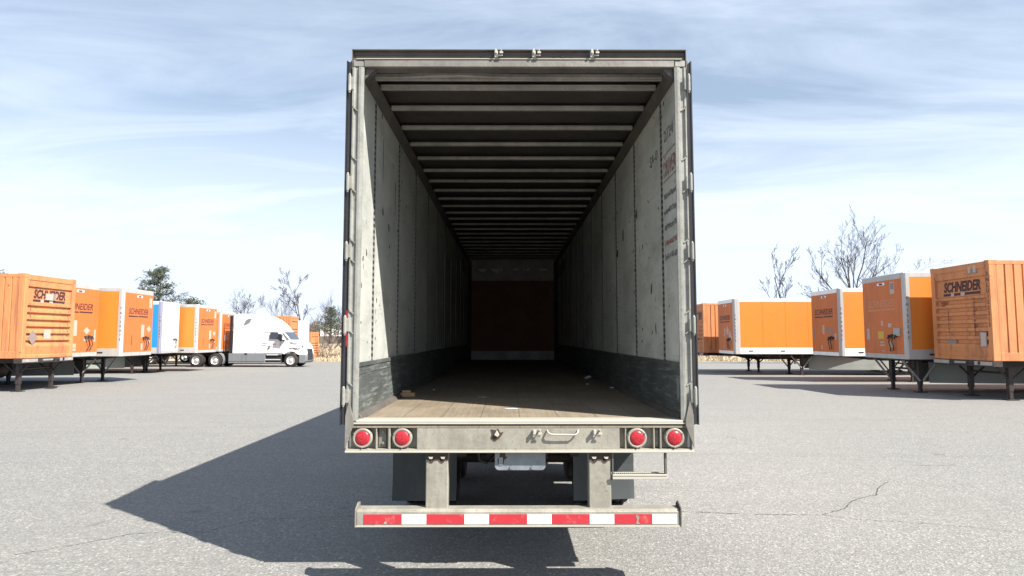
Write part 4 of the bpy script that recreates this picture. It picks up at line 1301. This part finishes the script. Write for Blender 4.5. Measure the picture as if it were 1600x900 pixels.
    for xx in (-2.62, -1.22):
        for s in (-1, 1): add_wheel(p, (xx, s * .98, .51), 'y', s, r=.51, w=.5)
        MB().tube((xx, -.8, .5), (xx, .8, .5), .07, n=10).build('axle', M['chassis'], p)
    for s in (-1, 1):
        add_wheel(p, (4.30, s * 1.0, .51), 'y', s, r=.51, w=.28)
        mb = MB(); pts = [(-1.22 + .60 * math.cos(R(a)), .51 + .60 * math.sin(R(a))) for a in range(65, -40, -15)]
        pts2 = [(-1.22 + .57 * math.cos(R(a)), .51 + .57 * math.sin(R(a))) for a in range(-25, 66, 15)]
        mb.prism(pts + pts2, 'y', s * .75, s * 1.2); mb.build('quarter_fender', M['cabgrey'], p)
truck()

# second rig, only its dark grille edge shows past the hood
# ================================================================== trees
def branch(mbt, mbc, p, d, length, r, depth, maxd, rnd, spread=.55, up=.12, kids=(2, 4), trunkd=1, taper=.62, wob=.10, rmin=.006, kl=(.5, .78)):
    """one limb as a few bent segments, then its children along its outer half"""
    n = 4 if depth < 2 else 3
    pts = [p.copy()]; rad = [r]
    dd = d.copy()
    for k in range(n):
        dd = (dd + Vector((rnd.gauss(0, wob), rnd.gauss(0, wob), rnd.gauss(0, wob) + up * .5))).normalized()
        pts.append(pts[-1] + dd * (length / n)); rad.append(max(rmin, r * (1 - .62 * (k + 1) / n)))
    sides = 7 if depth == 0 else (5 if depth < 3 else 3)
    tgt = mbt if depth < trunkd else mbc
    for k in range(n): tgt.tube(pts[k], pts[k + 1], rad[k], rad[k + 1], n=sides, caps=False, smooth=depth < 3)
    if depth >= maxd: return
    nk = rnd.randint(*kids) + (1 if depth == 0 else 0)
    for k in range(nk):
        u = .35 + .65 * (k + rnd.random() * .6) / nk
        i = min(n - 1, int(u * n)); f = u * n - i
        q = pts[i].lerp(pts[i + 1], min(1, f))
        ax = dd.orthogonal().normalized()
        ax.rotate(Matrix.Rotation(rnd.uniform(0, 2 * PI), 3, dd))
        nd = (dd + ax * spread * rnd.uniform(.6, 1.5) + Vector((0, 0, up))).normalized()
        branch(mbt, mbc, q, nd, length * rnd.uniform(*kl), max(rmin, rad[i] * taper * rnd.uniform(.7, 1)), depth + 1, maxd, rnd, spread, up, kids, trunkd, taper, wob, rmin, kl)

def bare_tree(loc, h, label, seed, stems=None, maxd=5, r=.16, spread=.5, rmin=.009, kids=(3, 4), group='bare trees beyond the lot', lean=(0, 0), wide=1.0, kl=(.5, .78)):
    rnd = random.Random(seed)
    p = empty('bare_tree', loc, 0, label, 'tree', group)
    a = MB(); b_ = MB()
    if stems:
        fork = Vector((0, 0, h * .50))
        a.tube((0, 0, -.3), fork, r * 1.3, r * 1.05, n=8, caps=False)
        for (ang, ln, dep) in stems:
            d = Vector((math.sin(R(ang)), rnd.uniform(-.25, .25), math.cos(R(ang))))
            branch(a, b_, fork + Vector((0, 0, dep)), d.normalized(), ln, r * .75, 0, maxd, rnd, spread, .10, kids, 1, rmin=rmin, wob=.09, kl=kl)
    else:
        branch(a, b_, Vector((0, 0, -.3)), Vector((lean[0], lean[1], 1)).normalized(), h * .72, r, 0, maxd, rnd, spread, .16, kids, 1, rmin=rmin, kl=kl)
    top = max(v[2] for v in b_.v); k = h / top
    kx = k * wide
    for m_ in (a, b_): m_.v = [(v[0] * kx, v[1] * kx, v[2] * k) for v in m_.v]
    a.build('trunk', M['bark'], p); b_.build('crown', M['twig'], p)
    return p

bare_tree((29.0, 54, g(54) - .1), 13.5, 'tall spreading bare tree above the right row of trailers', 21,
          stems=[(-50, 6.4, -.6), (-33, 7.4, -.2), (-17, 8.6, .0), (-8, 9.0, -.6), (4, 9.4, .1), (12, 9.0, .2), (26, 8.6, -.2), (40, 8.0, -.5), (62, 8.0, -.8)], maxd=4, r=.14, spread=.50, rmin=.0088, kids=(4, 5), kl=(.30, .52), wide=1.2)
bare_tree((24.4, 55, g(55) - .1), 10.6, 'slender bare sapling left of the big bare tree', 5, maxd=4, r=.09, spread=.50, rmin=.0085, kids=(5, 6), kl=(.26, .44), wide=1.0)
bare_tree((-36, 86, g(86)), 8.0, 'round crowned bare tree right behind the truck cab roof', 31, maxd=4, r=.12, spread=.75, rmin=.011, kids=(4, 6), kl=(.4, .62))
bare_tree((-30.0, 84, g(84)), 7.4, 'thin bare tree above the middle of the truck roof', 34, maxd=4, r=.07, spread=.5, rmin=.011)
bare_tree((-25.2, 78, g(78)), 9.6, 'tallest bare tree above the container behind the hood', 37, maxd=4, r=.11, spread=.72, rmin=.009, kids=(5, 7), kl=(.28, .45))
bare_tree((-28.5, 80, g(80)), 7.2, 'short bare tree left of the tallest bare tree', 39, maxd=4, r=.08, spread=.55, rmin=.010)
bare_tree((-22.2, 76, g(76)), 7.0, 'thin bare tree right of the tallest bare tree', 43, maxd=4, r=.07, spread=.55, rmin=.010)
bare_tree((-18.8, 65.8, g(65.8)), 3.9, 'leaning crooked small tree on the dry bank beside the low container', 47, maxd=4, r=.08, spread=.6, rmin=.014, lean=(.42, 0), group='small trees on the dry bank')
bare_tree((-17.2, 66.3, g(66.3)), 2.6, 'low shrubby sapling on the dry bank beside the open trailer', 49, maxd=4, r=.05, spread=.75, rmin=.012, group='small trees on the dry bank')
bare_tree((-19.0, 74, g(74)), 5.2, 'bare sapling in front of the white building', 53, maxd=4, r=.07, spread=.6, rmin=.014)

def pine(loc, h, label, seed, rad=4.0, clumps=900, z0=.25, needle='needle_grey', size=.20, open_=.5):
    rnd = random.Random(seed)
    p = empty('pine_tree', loc, 0, label, 'tree', 'evergreen trees beyond the lot')
    a = MB(); c = MB()
    n = 8; pts = [Vector((0, 0, -.3))]
    for k in range(n): pts.append(pts[-1] + Vector((rnd.gauss(0, .06), rnd.gauss(0, .06), (h * .97) / n)))
    for k in range(n): a.tube(pts[k], pts[k + 1], .20 * (1 - k / n) + .03, .20 * (1 - (k + 1) / n) + .03, n=7, caps=False)
    limbs = 46
    for i in range(limbs):
        u = z0 + (1 - z0) * (i + rnd.random()) / limbs
        zb_ = u * h * .96
        L_ = rad * (1 - u) ** .75 * rnd.uniform(.45, 1.1) + .4
        ang = rnd.uniform(0, 2 * PI)
        d = Vector((math.cos(ang), math.sin(ang), rnd.uniform(.05, .45)))
        q = Vector((0, 0, zb_)); prev = q
        m_ = 5
        for k in range(m_):
            d2 = d + Vector((rnd.gauss(0, .15), rnd.gauss(0, .15), rnd.gauss(0, .1) + .05 * k))
            nx = prev + d2.normalized() * (L_ / m_)
            a.tube(prev, nx, .05 * (1 - k / m_) + .012, .05 * (1 - (k + 1) / m_) + .010, n=4, caps=False)
            if k >= 1:
                for _ in range(int(clumps / limbs / (m_ - 1)) + 1):
                    cc = nx + Vector((rnd.gauss(0, .30), rnd.gauss(0, .30), rnd.gauss(0, .16)))
                    for __ in range(5):
                        v1 = Vector((rnd.gauss(0, 1), rnd.gauss(0, 1), rnd.gauss(.3, .8))).normalized() * size * rnd.uniform(.7, 1.4)
                        v2 = Vector((rnd.gauss(0, 1), rnd.gauss(0, 1), rnd.gauss(0, 1))).normalized() * size * .22
                        c.add([cc, cc + v1 * .5 + v2, cc + v1, cc + v1 * .5 - v2], [(0, 1, 2, 3)])
            prev = nx
    a.build('trunk', M['bark'], p); c.build('crown', M[needle], p)
pine((-38.5, 70, g(70)), 9.0, 'broad ragged pine rising behind the blue and white trailer', 3, rad=4.6, clumps=1500, z0=.35)
pine((-34.2, 69, g(69)), 5.6, 'lower pine beside the broad ragged pine, toward the truck', 8, rad=3.2, clumps=700, z0=.35)
pine((-37.5, 47, g(47)), 6.9, 'small pine top poking over the nearest left container', 9, rad=2.4, clumps=600, z0=.3)
pine((-27.3, 98, g(98)), 5.6, 'dark evergreen above the bare woods next to the open trailer', 12, rad=3.0, clumps=900, z0=.2, needle='needle')
pine((-24.0, 100, g(100)), 5.2, 'dark evergreen half hidden behind the open trailer door', 14, rad=3.0, clumps=900, z0=.2, needle='needle')

# far woods: one mass of bare crowns
rnd = random.Random(99)
a = MB()
for k in range(150):
    x = rnd.uniform(-75, 30); y = rnd.uniform(112, 132)
    hh = rnd.uniform(3.6, 5.2) + (1.2 if -34 < x < -8 else -.6)
    base = Vector((x, y, g(y) - .2))
    a.tube(base, base + Vector((0, 0, hh * .7)), .10, .05, n=4, caps=False)
    for j in range(90):
        u = rnd.uniform(.15, .95)
        q = base + Vector((rnd.gauss(0, .6), rnd.gauss(0, .6), u * hh))
        d = Vector((rnd.gauss(0, .8), rnd.gauss(0, .8), abs(rnd.gauss(.9, .4)))).normalized() * rnd.uniform(.4, 1.3)
        a.tube(q, q + d, .035, .014, n=3, caps=False)
tag(a.build('far_woods', M['brush']), 'brown leafless woods along the horizon', 'woods', kind='stuff')
# brush on the dry bank
a = MB()
for k in range(900):
    x = rnd.uniform(-45, 35); y = rnd.uniform(65.5, 71)
    base = Vector((x, y, g(y)))
    for j in range(5):
        d = Vector((rnd.gauss(0, .5), rnd.gauss(0, .5), 1)).normalized() * rnd.uniform(.3, 1.0)
        q2 = base + d
        a.tube(base, q2, .014, .007, n=3, caps=False)
        a.tube(q2 - d * .4, q2 - d * .4 + Vector((rnd.gauss(0, .3), rnd.gauss(0, .3), rnd.uniform(.1, .4))), .009, .005, n=3, caps=False)
tag(a.build('brush', M['brush']), 'thin leafless brush stems on the dry bank behind the lot', 'brush', kind='stuff')
a = MB()
for k in range(9000):
    x = rnd.uniform(-32, 30); y = rnd.uniform(62.6, 70)
    z = g(y)
    hgt = rnd.uniform(.12, .42); an = rnd.uniform(0, PI); w_ = .05
    dx_, dy_ = math.cos(an) * w_, math.sin(an) * w_
    lx, ly = rnd.gauss(0, .1), rnd.gauss(0, .1)
    a.add([(x - dx_, y - dy_, z), (x + dx_, y + dy_, z), (x + lx, y + ly, z + hgt)], [(0, 1, 2)])
tag(a.build('dry_grass', M['straw']), 'straw coloured dry grass along the edge of the lot', 'grass', kind='stuff')

# far building: white upper wall over a dark base, with windows
e = empty('warehouse', (-17, 104, g(104)), 0, 'low white and brown building in front of the bare woods', 'building')
MB().box((-14.5, 0, -.5), (6, 9, 1.15)).build('lower_wall', M['shedroof'], e)
w_ = MB().box((-13.8, .4, 1.15), (6, 8.6, 3.0)).build('upper_wall', M['white'], e)
for x in (-9, -6.5, -3.5, -.5, 2.5): MB().box((x, .36, 1.6), (x + 1.1, .40, 2.2)).build('window', M['glass'], e)
MB().box((-14.2, .0, 3.0), (6.2, 9, 3.12)).build('roof', M['silver'], e)
